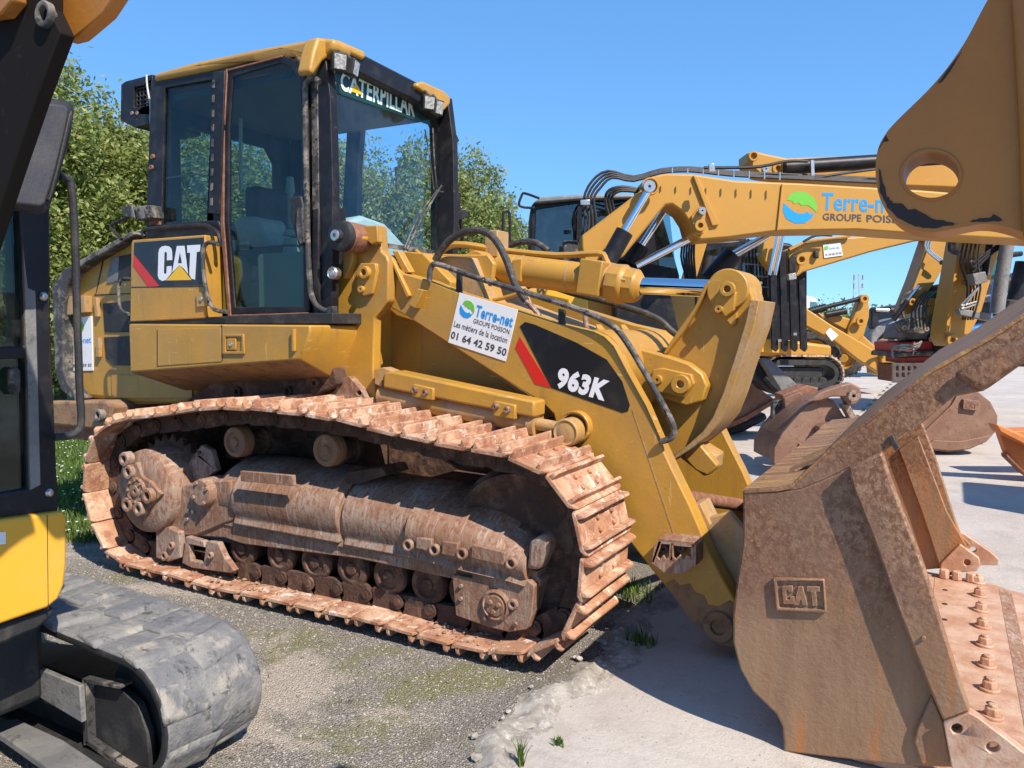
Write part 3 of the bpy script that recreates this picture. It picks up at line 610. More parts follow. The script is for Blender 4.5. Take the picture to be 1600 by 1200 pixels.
# rear air box with grille
ab = PL('air_intake_box', [(189,132),(196,127),(238,116),(236,193),(215,197),(212,200),(196,192),(188,188)], .50, .9, 'black_paint', L, .012, holes=[[(209,136),(237,130),(236,164),(209,168)]])
mb = MB()
for k in range(6): mb.cyl(LF.w(*U(209+k*5.2,133,y=.52)), LF.w(*U(209+k*5.2,169,y=.52)), .005, n=5)
for k in range(5): mb.cyl(LF.w(*U(208,140+k*6.5,y=.52)), LF.w(*U(238,134+k*6.5,y=.52)), .005, n=5)
mb.build('grille', 'black_rough', ab)
for u in (207, 215): boss('box_bolt', u, 177, .5, 3, .008, 'bare_bolt', ab, hole=.3)
mb = MB(); mb.tube(PX(LF, [(229,117),(230,135),(235,165),(235,185),(236,200)], .47), .006); mb.build('drain_hose', 'grey_fabric', ab)
mb = MB(); mb.prism(PX(LF, [(209,323),(235,320),(236,340),(214,344)], .34), (0,.1,0)); mb.prism(PX(LF, [(187,324),(206,320),(210,342),(193,338)], .34), (0,.03,0)); br = mb.build('mirror_bracket', 'worn_black', L, .006)
mb = MB(); mb.tube(PX(LF, [(205,338),(180,348),(174,356),(190,374)], .36), .011); mb.build('bracket_arm', 'black_paint', br)
# far side mirror rail
mb = MB(); mb.prism(PXx([(690,205),(697,210),(711,350),(715,378),(706,380),(698,300)], -.37), (-.05,0,0)); mb.prism(PXx([(694,214),(714,210),(718,220),(710,230),(696,226)], -.36), (-.03,0,0)); mb.prism(PXx([(708,332),(728,327),(733,338),(714,345)], -.36), (-.03,0,0)); fr_ = mb.build('far_post', 'black_paint', cab, .005)
mb = MB(); mb.tube(PXx([(703,228),(706,240),(718,330),(724,380)], -.38), .014); mb.build('mirror_tube', 'black_paint', fr_)
# wiper and streaks
mb = MB(); mb.tube(PXx([(676,200),(682,290),(695,300)], -.33), .006); mb.tube(PXx([(690,290),(660,340),(636,390)], -.32), .007); mb.tube(PXx([(684,296),(654,338),(632,388)], -.325), .004); mb.tube(PXx([(664,202),(672,250),(678,296)], -.335), .004); mb.build('wiper', 'worn_black', cab)
# interior
mb = MB(); mb.box((xr0+.06,YC+.06,3.0), (XF-.07,YF-.06,3.04)); mb.build('headliner', 'cab_lining', cab)
mb = MB(); mb.box((xr0+.05,YC+.07,1.6), (XF-.08,YF-.07,1.66)); mb.build('floor_mat', 'black_rough', cab)
seat = MB()
def rb_(mb, a, b): mb.box(a, b)
mb = MB(); mb.box((-1.50,.92,2.0), (-1.36,1.46,2.52)); mb.box((-1.52,.88,1.96), (-.95,1.50,2.10)); st = mb.build('seat', 'black_rough', cab, .04, 3)
mb = MB(); mb.prism(PX(LF, [(361,400),(365,345),(372,338),(398,337),(405,345),(408,360),(420,372),(424,400),(420,440),(362,440)], .90), (0,.26,0)); hr = mb.build('headrest', 'grey_fabric', st, .03, 3)
mb = MB(); mb.box((-1.30,.92,1.66), (-.95,1.46,1.96)); mb.build('seat_base', 'black_rough', st, .02)
mb = MB(); mb.prism(PX(LF, [(365,440),(424,440),(426,474),(366,476)], .88), (0,.3,0)); mb.build('seat_side', 'green_grey', st, .02)
PL('number_card', [(373,378),(390,377),(391,402),(374,403)], .885, .89, 'white_sign', st, 0)
TX('number_lettering', '111', [(375,400),(388,399),(388,390),(375,391)], .883, st, 'decal_grey', .03)
mb = MB(); c = U(455,400,y=.75)
for k in range(7): mb.cyl((c.x,c.y,1.8+k*.055), (c.x,c.y,1.84+k*.055), .075-.004*k, .06-.004*k, 18)
mb.cyl((c.x,c.y,2.18), (c.x,c.y,2.42), .018); mb.cyl((c.x,c.y,2.4), (c.x,c.y,2.5), .03, .022); mb.build('gear_bellows', 'green_grey', cab)
mb = MB(); mb.box((-.62,.6,1.66), (-.42,.8,2.1)); mb.box((-1.1,.66,1.66), (-.7,.84,2.02)); mb.build('console', 'green_grey', cab, .02)
ds = [(-.46,.8,1.9),(-.46,.8,2.2),(-.50,1.0,2.27),(-.52,1.25,2.25),(-.5,1.45,2.12),(-.46,1.6,1.9)]
mb = MB(); mb.prism(ds, (-.28,0,-.02)); mb.build('dashboard', 'grey_fabric', cab, .03)
mb = MB(); mb.cyl(LF.w(*U(376,185,y=.8)), LF.w(*U(376,298,y=.8)), .012); mb.build('seat_belt_post', 'grey_fabric', cab)
# ---------------- tower
tow = [(552,352),(593,352),(596,393),(604,400),(607,410),(606,470),(585,497),(583,577),(588,626),(512,624),(514,500),(518,440),(540,425),(556,400)]
T1 = PL('tower_plate', tow, .55, .62, 'yellow_paint', L, .010)
for a, h in (([(563,411),(586,411),(588,424),(580,459),(569,463),(556,455),(557,423)], .03), ([(568,354),(589,352),(590,378),(580,382),(569,372)], .05)): PL('pin_plate', a, .55-h, .55, 'yellow_paint', T1, .005)
boss('pin_boss', 572.5,426,.52,10,.03,'yellow_paint', T1); boss('plate_bolt', 566,452,.52,5.5,.02,'yellow_paint', T1, hole=.3); boss('pin_boss', 571,373,.50,5,.05,'yellow_paint', T1, hole=.2)
PL('tower_gusset', [(535,385),(551,380),(550,410),(540,434),(535,436)], .50, .55, 'yellow_paint', T1, .008)
PL('tower_foot', [(512,625),(535,592),(545,588),(560,605),(572,622),(570,628)], .50, .55, 'pod_steel', T1, .01, holes=[circ(561,614,4)])
mb = MB(); mb.prism(PX(LF, tow, 1.78), (0,.07,0)); PLf = [U(*q, y=.55) for q in tow]
mb = MB(); mb.prism([p+Vector((0,1.23,0)) for p in PLf], (0,.07,0)); mb.build('tower_plate', 'yellow_paint', L, .010)
p = U(560,450,y=.62)
mb = MB(); mb.box((-.32,.62,1.15), (-.14,1.78,1.85)); mb.build('tower_web', 'yellow_paint', L, .01)
# ---------------- lift arms
arm = [(606,407),(630,427),(670,438),(717,457),(808,485),(870,505),(925,518),(942,526),(957,541),(977,581),(1007,635),(1033,696),(1050,733),(1078,790),(1095,830),(1104,855),(1127,900),(1150,940),(1152,985),(1145,1012),(1125,1008),(1111,1001),(1077,967),(1051,930),(1029,904),(987,851),(955,800),(930,770),(895,700),(867,657),(865,647),(847,630),(767,580),(698,535),(633,493),(603,477)]
YA = .62
AP = [U(*q, y=YA) for q in arm]
A1 = PL('lift_arm', arm, YA, YA+.11, 'yellow_paint', L, .008)
mb = MB(); mb.prism([q+Vector((0,1.07,0)) for q in AP], (0,.11,0)); mb.build('lift_arm', 'yellow_paint', L, .008)
mb = MB(); mb.box((-.3,.7,1.0), (-.05,1.72,1.2)); mb.build('pivot_tube', 'yellow_paint', L, .02)
PL('arm_bracket', [(651,451),(661,453),(649,482),(637,476)], .57, .62, 'yellow_paint', A1, .004)
PL('arm_rib', [(607,402),(612,402),(640,462),(635,466)], .59, .62, 'yellow_paint', A1, .006)
PL('arm_rib', [(612,392),(622,392),(640,425),(630,428)], .64, .70, 'yellow_paint', L, .006)
# signs on the arm
sq = [(718,457),(809,484),(790,565),(700,535)]
sg = PL('arm_sign', sq, YA-.004, YA, 'white_sign', A1, .001)
def SQ(a, b, c2, d):     # unit coords on the sign -> pixel quad
    def ip(x, y):
        t = [sq[0][i]*(1-x)+sq[1][i]*x for i in (0,1)]; q = [sq[3][i]*(1-x)+sq[2][i]*x for i in (0,1)]
        return (t[0]*(1-y)+q[0]*y, t[1]*(1-y)+q[1]*y)
    return ip, [ip(a, d), ip(b, d), ip(b, c2), ip(a, c2)]
YS = YA-.0045
for txt, q, m_ in (('Terre-net', (.33,.97,.13,.36), 'decal_blue'), ('GROUPE POISSON', (.33,.95,.40,.49), 'decal_grey'), ('Les métiers de la location', (.03,.95,.55,.67), 'decal_grey'), ('01 64 42 59 50', (.02,.98,.76,.91), 'decal_grey')):
    _, qd = SQ(*q); TX('sign_lettering', txt, qd, YS, sg, m_, .03 if txt[0] in 'T0' else .01)
ip, _ = SQ(0,1,0,1)
def swirl(fr, f, y, parent, s=1):
    """two facing crescents: green above, blue below; f maps unit coords to pixels"""
    g = [(-.75,.45),(-.6,.8),(-.2,1),(.35,.95),(.8,.6),(1,.05),(.95,-.3),(.7,-.05),(.45,.15),(.1,.1),(-.1,.3),(-.35,.2),(-.45,.4)]
    b = [(-.95,.3),(-1,-.2),(-.8,-.7),(-.3,-1),(.3,-.98),(.7,-.65),(.85,-.3),(.6,-.45),(.45,-.25),(.15,-.4),(-.2,-.35),(-.55,-.1),(-.8,.15)]
    for P, m_ in ((g,'decal_green'), (b,'decal_blue')): PL('sign_emblem', [f(*p) for p in P], y-.0012, y, m_, parent, 0, fr=fr)
swirl(LF, lambda x, y: ip(.185+.125*x, .27-.17*y), YS, sg)
dk = PL('arm_decal', [(812,510),(820,503),(835,507),(900,535),(948,562),(972,596),(984,633),(981,643),(972,645),(861,606)], YA-.002, YA, 'decal_black', A1, .0)
PL('arm_decal', [(812,526),(805,543),(836,600),(861,606)], YA-.0025, YA, 'decal_red', A1, 0)
TX('decal_lettering', '963K', [(868,606),(944,628),(956,595),(874,572)], YA-.003, A1, 'decal_white', .055)
# pin boss low on the arm (lift cylinder head)
c = U(884,676,y=.50); mb = MB(); mb.lathe(c, (0,-1,0), [(-.1,.07),(.0,.07),(.01,.062),(.004,.05),(.01,.03),(.01,.001)], 28); mb.build('cylinder_eye', 'yellow_dusty', L)
boss('arm_boss', 903,666,YA,25,.05,'yellow_paint', A1, hole=.84)
# step bracket on the arm
sb = PL('arm_step', [(1022,851),(1030,845),(1078,849),(1084,856),(1083,884),(1070,895),(1040,897),(1018,880)], .50, .515, 'pod_steel', A1, .002, holes=[[(1033,850),(1046,851),(1045,869),(1041,874),(1036,868),(1031,875),(1026,870)], [(1050,852),(1079,855),(1079,871),(1073,866),(1068,874),(1062,867),(1056,874),(1050,869)]])
mb = MB()
for a, b in (((1030,845),(1084,851)), ((1084,851),(1083,884)), ((1030,845),(1018,878)), ((1048,848),(1047,876))):
    p1, p2 = U(*a, y=.5), U(*b, y=.5); mb.prism([p1, p2, p2+(p2-p1).normalized().cross(Vector((0,1,0)))*.012, p1+(p2-p1).normalized().cross(Vector((0,1,0)))*.012], (0,.125,0))
mb.build('step_side', 'pod_steel', sb, .002)
for i in range(0):
    u = 1020+i*9; mb = MB(); mb.prism(PX(LF, [(u,878-abs(i-3)),(u+4.5,871-abs(i-3)),(u+9,879-abs(i-3)),(u+9,884),(u,884)], .485), (0,.015,0)); mb.build('step_tooth', 'pod_steel', sb)
for u, v in ((1040,856),(1066,855)): boss('step_bolt', u, v, .60, 7, .03, 'pod_steel', sb, hole=.3)
md = [(1040,912),(1052,905),(1062,915),(1078,912),(1086,926),(1100,930),(1106,945),(1122,948),(1140,938),(1151,945),(1152,985),(1145,1010),(1125,1006),(1111,999),(1077,965),(1052,930)]
PL('dried_mud', md, YA-.003, YA, 'hull_dirty', A1, 0)
boss('arm_tip_boss', 1124,978,YA,24,.03,'hull_dirty', A1, hole=.5)
PL('arm_seam', [(987,640),(989,640),(1062,860),(1060,860)], YA-.0015, YA, 'yellow_dusty', A1, 0)
# lift cylinder with its channel guard
p1, p2 = U(597,617,y=.55), U(838,662,y=.55)
mb = MB(); mb.cyl(p1, p2, .058, n=24); mb.cyl(p1+(p2-p1)*.97, p1+(p2-p1)*1.01, .066, n=24); mb.cyl(p2, p2+(p2-p1).normalized()*.2, .032, n=16)
lc = mb.build('lift_cylinder', 'yellow_dusty', L)
gd = PL('cylinder_guard', [(599,582),(613,580),(835,627),(834,653),(598,606)], .47, .60, 'yellow_paint', L, .012)
for q in ([(645,600),(677,607),(676,626),(643,620)], [(771,626),(805,633),(804,656),(770,650)]): PL('guard_tab', q, .455, .50, 'yellow_paint', gd, .006)
for u, v in ((650,609),(666,613),(776,635),(794,640)): boss('tab_bolt', u, v, .455, 5, .025, 'bare_bolt', gd, hole=.3)
PL('guard_end', [(584,578),(598,574),(613,580),(598,590),(596,605),(585,600)], .50, .58, 'yellow_dusty', gd, .005)
# ---------------- cross casting, lever, tilt cylinder
YL = 1.20
ct = U(1000,545,y=YL)
mb = MB(); mb.cyl((1.22,.70,1.36), (1.22,1.72,1.36), .19, n=32); mb.build('cross_tube', 'yellow_paint', L)
yk = [(930,505),(951,531),(1044,557),(1076,568),(1097,584),(1105,603),(1097,627),(1073,635),(1028,621),(1007,640),(960,620),(930,570)]
Y1 = PL('lever_yoke', yk, .98, 1.06, 'yellow_paint', L, .010)
mb = MB(); mb.prism([U(*q, y=.98)+Vector((0,.37,0)) for q in yk], (0,.08,0)); mb.build('lever_yoke', 'yellow_paint', L, .01)
PL('pin_plate', [(1020,577),(1035,575),(1080,585),(1084,600),(1068,622),(1025,612),(1017,590)], .945, .98, 'yellow_paint', Y1, .006)
boss('pin_boss', 1065,600,.945,15,.03,'yellow_paint', Y1, hole=.38); boss('plate_bolt', 1029,593,.945,7,.03,'yellow_paint', Y1, hole=.3)
lev = [(1096,462),(1104,445),(1113,432),(1132,425),(1154,429),(1170,443),(1177,464),(1176,500),(1155,565),(1139,617),(1122,655),(1104,678),(1076,699),(1046,720),(1020,712),(990,660),(1010,610),(1030,562),(1060,520),(1084,490)]
LV = PL('tilt_lever', lev, 1.07, 1.33, 'yellow_paint', L, .012)
PL('lever_flange', [(1172,468),(1187,469),(1178,512),(1157,571),(1141,621),(1127,656),(1108,680),(1081,701),(1050,722),(1046,716),(1074,696),(1098,674),(1113,652),(1130,612),(1147,560),(1164,505)], .99, 1.40, 'yellow_dusty', LV, .005)
PL('lever_flange', [(1102,443),(1109,438),(1096,468),(1070,515),(1040,553),(1036,552),(1058,518),(1085,480)], 1.02, 1.38, 'yellow_paint', LV, .004)
mb = MB(); c = U(1136,452,y=1.03); mb.cyl(c, c+Vector((0,.34,0)), .105, n=30); mb.build('lever_eye', 'yellow_paint', LV, .006)
PL('pin_plate', [(1124,450),(1150,456),(1146,485),(1133,496),(1128,488),(1111,486)], 1.00, 1.04, 'yellow_paint', LV, .005)
boss('pin_boss', 1138,452,1.00,12,.03,'yellow_paint', LV, hole=.45); boss('plate_bolt', 1124,483,1.0,6,.025,'yellow_paint', LV, hole=.3)
PL('lock_tab', [(1134,500),(1152,488),(1150,505),(1143,510)], 1.04, 1.07, 'yellow_paint', LV, .004)
# tilt link to the bucket
PL('bucket_link', [(1085,690),(1120,712),(1117,735),(1100,745),(1062,715)], 1.12, 1.28, 'yellow_dusty', L, .01)
PL('link_end', [(1065,712),(1090,690),(1122,728),(1106,744),(1086,735)], 1.05, 1.12, 'yellow_paint', L, .01)
# cylinder
def UC(u, v): return U(u, v, y=YL)
a, b = UC(752,414), UC(985,446); d = (b-a).normalized()
mb = MB(); mb.cyl(a+d*.14, b-d*.02, .092, n=36); mb.cyl(a+d*.05, a+d*.15, .06, .092, 30); tc = mb.build('tilt_cylinder', 'yellow_paint', L, .003)
mb = MB()
g0 = UC(917,433); mb.obox(g0+d*.06, (.14,.22,.20), Matrix.Rotation(-math.atan2(d.z,d.x)*1, 3, 'Y')); mb.lathe(b-d*.12, d, [(0,.11),(.08,.115),(.10,.10),(.16,.095),(.19,.06),(.19,.045)], 10, smooth=False)
mb.build('gland', 'yellow_paint', tc, .008)
mb = MB()
for k in range(6):
    an = k*math.pi/3; x = d.orthogonal().normalized(); y_ = d.cross(x); mb.bolt(b-d*.03+(x*math.cos(an)+y_*math.sin(an))*.088, d, .013, .03)
mb.build('gland_bolt', 'yellow_dusty', tc)
e = UC(1116,451); mb = MB(); mb.cyl(b, e, .0465, n=32); mb.build('piston_rod', 'chrome', tc)
for t_ in (.30,.62,.86):
    q = a+d*((b-a).length*t_); mb = MB(); mb.cyl(q, q+d*.012, .0935, n=36); mb.build('weld_ring', 'yellow_dusty', tc)
PL('cylinder_tab', [(800,407),(815,404),(813,440),(800,438)], 1.10, 1.13, 'yellow_paint', tc, .004)
mb = MB(); c = U(742,415,y=1.04); mb.cyl(c, c+Vector((0,.3,0)), .09, n=32); mb.lathe(c, (0,-1,0), [(0,.088),(.012,.085),(.012,.045),(.02,.04),(.02,.001)], 28); mb.build('rear_eye', 'yellow_paint', tc, .004)
PL('cylinder_mount', [(640,395),(705,397),(762,398),(772,412),(768,440),(740,455),(690,440),(620,410)], 1.00, 1.04, 'yellow_paint', L, .008)
PL('cylinder_mount', [(625,392),(660,395),(705,440),(700,470),(660,460),(620,430)], .80, .9, 'yellow_paint', L, .008)
PL('deck_plate', [(600,412),(660,398),(735,402),(760,470),(870,510),(930,540),(930,600),(700,540)], .92, 1.50, 'yellow_dusty', L, .01)
mb = MB(); mb.tube([UC(792,392)+Vector((0,-.02,0)), UC(870,399), UC(935,396), UC(946,405), UC(952,418)], .018); mb.tube([UC(700,398)+Vector((0,-.1,0)), UC(725,384)+Vector((0,-.1,0)), UC(770,389)+Vector((0,-.05,0)), UC(792,392)], .02); mb.build('steel_pipe', 'yellow_paint', tc)
mb = MB(); mb.box(tuple(UC(775,372)-Vector((.04,.07,.12))), tuple(UC(775,372)+Vector((.05,.07,.04)))); mb.build('valve_block', 'yellow_dusty', tc, .006)
# hoses and hose guard bar
def hose(pts, y, r, name='hose', mat='hose_rubber', ys=None):
    mb = MB(); mb.tube([U(*q, y=(ys[i] if ys else y)) for i, q in enumerate(pts)], r, 10, sub=5); return mb.build(name, mat, L)
hose([(671,440),(673,420),(684,413),(739,432),(834,461),(905,484),(952,506),(976,530),(1007,581),(1033,627),(1052,665),(1050,683),(1033,690)], .60, .0155, 'hose_guard_bar', 'worn_black')
hose([(679,408),(698,380),(724,363),(753,361),(774,375),(791,406),(805,444),(822,470)], .86, .021)
hose([(822,470),(832,480),(843,494)], .86, .015, 'hose_end', 'bare_bolt')
hose([(792,386),(815,378),(838,380),(857,392)], 1.3, .02)
hose([(870,450),(898,459),(950,472),(1000,487),(1030,500),(1048,516),(1060,525)], 1.45, .02)
hose([(640,398),(665,425),(710,450),(760,468),(800,462),(823,452)], 1.0, .012, 'steel_pipe', 'yellow_paint')
hose([(650,392),(690,420),(735,455)], .95, .011, 'steel_pipe', 'yellow_paint')
for q in ([(713,425),(720,427),(720,458),(712,456)], [(872,482),(882,484),(882,507),(872,505)]): PL('bar_strut', q, .63, .65, 'black_rough', L, .002)
hose([(914,490),(916,510),(918,520)], .75, .014, 'hose_end', 'bare_bolt')
# ---------------- bucket
YB = -.08; BW = 2.56
bp = [(1160,766),(1190,768),(1227,766),(1250,763),(1287,748),(1325,731),(1378,706),(1392,750),(1445,889),(1501,1069),(1516,1110),(1545,1140),(1490,1200),(1419,1198),(1224,1175),(1224,1162),(1222,1136),(1212,1116),(1175,1080),(1156,1046),(1145,1005),(1145,960),(1151,911),(1160,850),(1161,810)]
bucket = PL('bucket', bp, YB, YB+.05, 'bucket_steel', L, .008)
BP = [U(*q, y=YB) for q in bp]
mb = MB(); mb.prism([q+Vector((0,BW-.05,0)) for q in BP], (0,.05,0)); mb.build('side_plate', 'bucket_steel', bucket, .008)
back = [Vector((p.x, p.z)) for p in BP[::-1][:11]]         # rear profile from bottom to top
back = [Vector((p.x, p.z)) for p in [BP[0]]+BP[::-1][:11]]
sp = MB(); Yi0, Yi1 = YB+.05, YB+BW-.05
pr = [(p.x, p.y) for p in back]
inn = []
for i, p in enumerate(back):
    t = (back[min(i+1,len(back)-1)]-back[max(i-1,0)]).normalized(); nn = Vector((-t.y, t.x)); 
    inn.append(p+nn*.028)
ring = [Vector((x, Yi0, z)) for x, z in pr]+[Vector((q.x, Yi0, q.y)) for q in inn[::-1]]
sp.prism(ring, (0, Yi1-Yi0, 0)); sp.build('bucket_shell', 'bucket_steel', bucket, .004)
# floor, edge, bolts
mb = MB(); mb.box((2.38,Yi0,.02), (3.02,Yi1,.05)); mb.build('bucket_floor', 'bucket_edge', bucket)
mb = MB(); mb.prism([(2.80,YB+.1,.052),(3.12,YB+.1,.052),(3.20,YB+.1,.030),(3.32,YB+.1,.012),(3.32,YB+.1,.002),(2.80,YB+.1,.002)], (0,BW-.2,0)); ce = mb.build('cutting_edge', 'bucket_edge', bucket, .006)
mb = MB(); mb.prism([(3.135,YB+.14,.050),(3.20,YB+.14,.0325),(3.20,YB+.14,.0305),(3.135,YB+.14,.0465)], (0,BW-.3,0)); mb.build('wear_strip', 'pod_steel', ce)
b0 = MB(); b0.cyl((0,0,0), (0,0,.012), .040, n=16); b0.bolt((0,0,.012), (0,0,1), .030, .03); b0.cyl((0,0,.04), (0,0,.055), .016, n=10)
bolt0 = b0.build('edge_bolt', 'bucket_edge', None, .003); first = True
for k in range(9):
    y = .24+k*.265; o = bolt0 if first else bolt0.copy(); 
    if not first: COL.objects.link(o)
    first = False; o.parent = ce; o.location = (3.03, y-1.2, .052)
    mb = MB(); mb.cyl((3.03,y+.13,.0505), (3.03,y+.13,.0545), .016, n=12); mb.build('bolt_hole', 'decal_black', ce)
    mb = MB(); mb.cyl((2.86,y+.02,.0505), (2.86,y+.02,.0545), .014, n=12); mb.build('bolt_hole', 'decal_black', ce)
# near strap and corner bits
strap = [(1325,731),(1378,706),(1392,750),(1445,889),(1501,1069),(1516,1110),(1474,1128),(1456,1087),(1407,964),(1362,836),(1332,761)]
PL('edge_strap', strap, YB-.045, YB, 'bucket_steel', bucket, .008)
PL('edge_lip', [(1456,1087),(1474,1128),(1486,1190),(1440,1196),(1428,1160),(1432,1140)], YB-.02, YB, 'bucket_steel', bucket, .006)
bit = [(1474,1130),(1514,1113),(1530,1122),(1600,1176),(1630,1205),(1628,1222),(1488,1206)]
def bitp(dy): return [q+Vector((0,dy,0)) for q in PX(LF, bit, YB-.05)]
hl = [circ(1495,1139,9,8), circ(1551,1168,10.5,9)]
mb = MB(); mb.prism(bitp(0), (0,.045,0), [PX(LF, h, YB-.05) for h in hl]); mb.build('corner_bit', 'bucket_edge', bucket, .006)
mb = MB(); mb.prism(bitp(BW+.01), (0,.045,0), [[q+Vector((0,BW+.01,0)) for q in PX(LF, h, YB-.05)] for h in hl]); mb.build('corner_bit', 'bucket_edge', bucket, .006)
# far side adapter lugs
yq = YB+BW-.06
PL('far_side_lug', [(1470,880),(1492,858),(1500,850),(1530,872),(1532,884),(1526,893),(1468,896)], yq-.04, yq, 'bucket_edge', bucket, .006, holes=[circ(1480,865,4), circ(1511,879,5)] if False else [circ(1511,879,5)])
PL('far_inner_strap', [(1404,702),(1435,682),(1480,800),(1530,888),(1474,902),(1440,800)], yq-.02, yq+.012, 'bucket_steel', bucket, .006)
for i, u in enumerate((1475,1495,1517)):
    c = U(u,904,y=yq-.06); mb = MB(); mb.bolt((c.x,c.y,.055), (0,0,1), .03, .05); mb.build('edge_bolt', 'bucket_edge', ce, .003)
# spill guard rising forward over the mouth
zslope = [(1215,762),(1237,757),(1303,693),(1359,652),(1453,577),(1550,523),(1640,462),(1720,410)]
SPt = [U(*q, y=YB) for q in zslope]
low = [(1720,560),(1640,560),(1600,567),(1537,611),(1490,620),(1434,667),(1378,708),(1325,732),(1287,750),(1250,765),(1227,767)]
mb = MB(); mb.prism([U(*q, y=YB)-Vector((-.002,0,.007)) for q in zslope]+[U(*q, y=YB) for q in low], (0,.07,0)); mb.build('spill_guard_cheek', 'bucket_steel', bucket, .008)
mb = MB()
prof = [(p.x, p.z) for p in SPt]; k0 = Vector((BP[0].x, BP[0].z))
Yg = YB-.004
ring = [Vector((k0.x, Yg, k0.y+.003))]+[Vector((x, Yg, z)) for x, z in prof]+[Vector((x+.004, Yg, z-.014)) for x, z in prof[::-1]]+[Vector((k0.x+.01, Yg, k0.y-.011))]
mb.prism(ring, (0, Yi1-Yg, 0)); mb.build('spill_guard', 'scuffed_yellow', bucket, .003)
mb = MB(); mb.prism([U(*q, y=YB)+Vector((0,-.0,0)) for q in [(1488,585),(1562,545),(1600,523),(1700,455),(1700,545),(1600,566),(1537,611)]], (0,-.035,0)); mb.build('cheek_block', 'bucket_steel', bucket, .02, 3)
for i, q in enumerate(([(1225,742),(1287,712),(1262,726),(1229,747)], [(1240,727),(1300,700),(1270,716)], [(1190,757),(1250,742),(1236,752),(1196,764)])):
    ps = PX(LF, q, YB+.35+.3*i); mb = MB(); mb.prism(ps, (0,.12,.008)); mb.build('torn_sliver', 'scuffed_yellow', bucket)
# cast emblem on the side
em = PL('emblem_plate', [(1207,903),(1288,905),(1292,958),(1212,955)], YB-.018, YB, 'bucket_steel', bucket, .005, holes=[[(1213,908),(1284,910),(1287,953),(1217,950)]])
PL('emblem_back', [(1213,908),(1284,910),(1287,953),(1217,950)], YB-.006, YB, 'bucket_steel', em, 0)
for q in ([(1221,916),(1238,915),(1239,925),(1232,925),(1231,922),(1228,923),(1229,937),(1234,937),(1234,932),(1241,932),(1242,944),(1224,944)], [(1247,916),(1254,916),(1262,946),(1254,946),(1251,936),(1248,946),(1240,946)], [(1260,916),(1281,917),(1281,925),(1275,925),(1277,947),(1269,947),(1267,925),(1260,924)]):
    PL('emblem_letter', q, YB-.014, YB-.005, 'bucket_steel', em, .002)
PL('rivet', circ(1443,998,4,4,8), YB-.055, YB-.045, 'bucket_steel', bucket, .002)
PL('cheek_slot', [(1388,683),(1395,680),(1405,700),(1398,704)], YB-.012, YB+.001, 'black_rough', bucket, .002)
# bucket hinge hardware seen between the arms
mb = MB(); a = U(1078,772,y=.75); b = Vector((a.x+.03, 1.7, a.z)); mb.cyl(U(1066,776,y=.73), U(1165,790,y=1.69), .036, n=16); mb.build('hinge_shaft', 'rust_brown', bucket)
for y in (.62,1.75): PL('hinge_ear', [(1102,810),(1140,800),(1165,830),(1170,930),(1160,1010),(1135,1000),(1115,960),(1110,880)], y+.14, y+.19, 'yellow_dusty', bucket, .008)
PL('arm_bracket', [(1080,790),(1094,787),(1110,820),(1106,830),(1096,828)], .73, .90, 'yellow_dusty', L, .004)
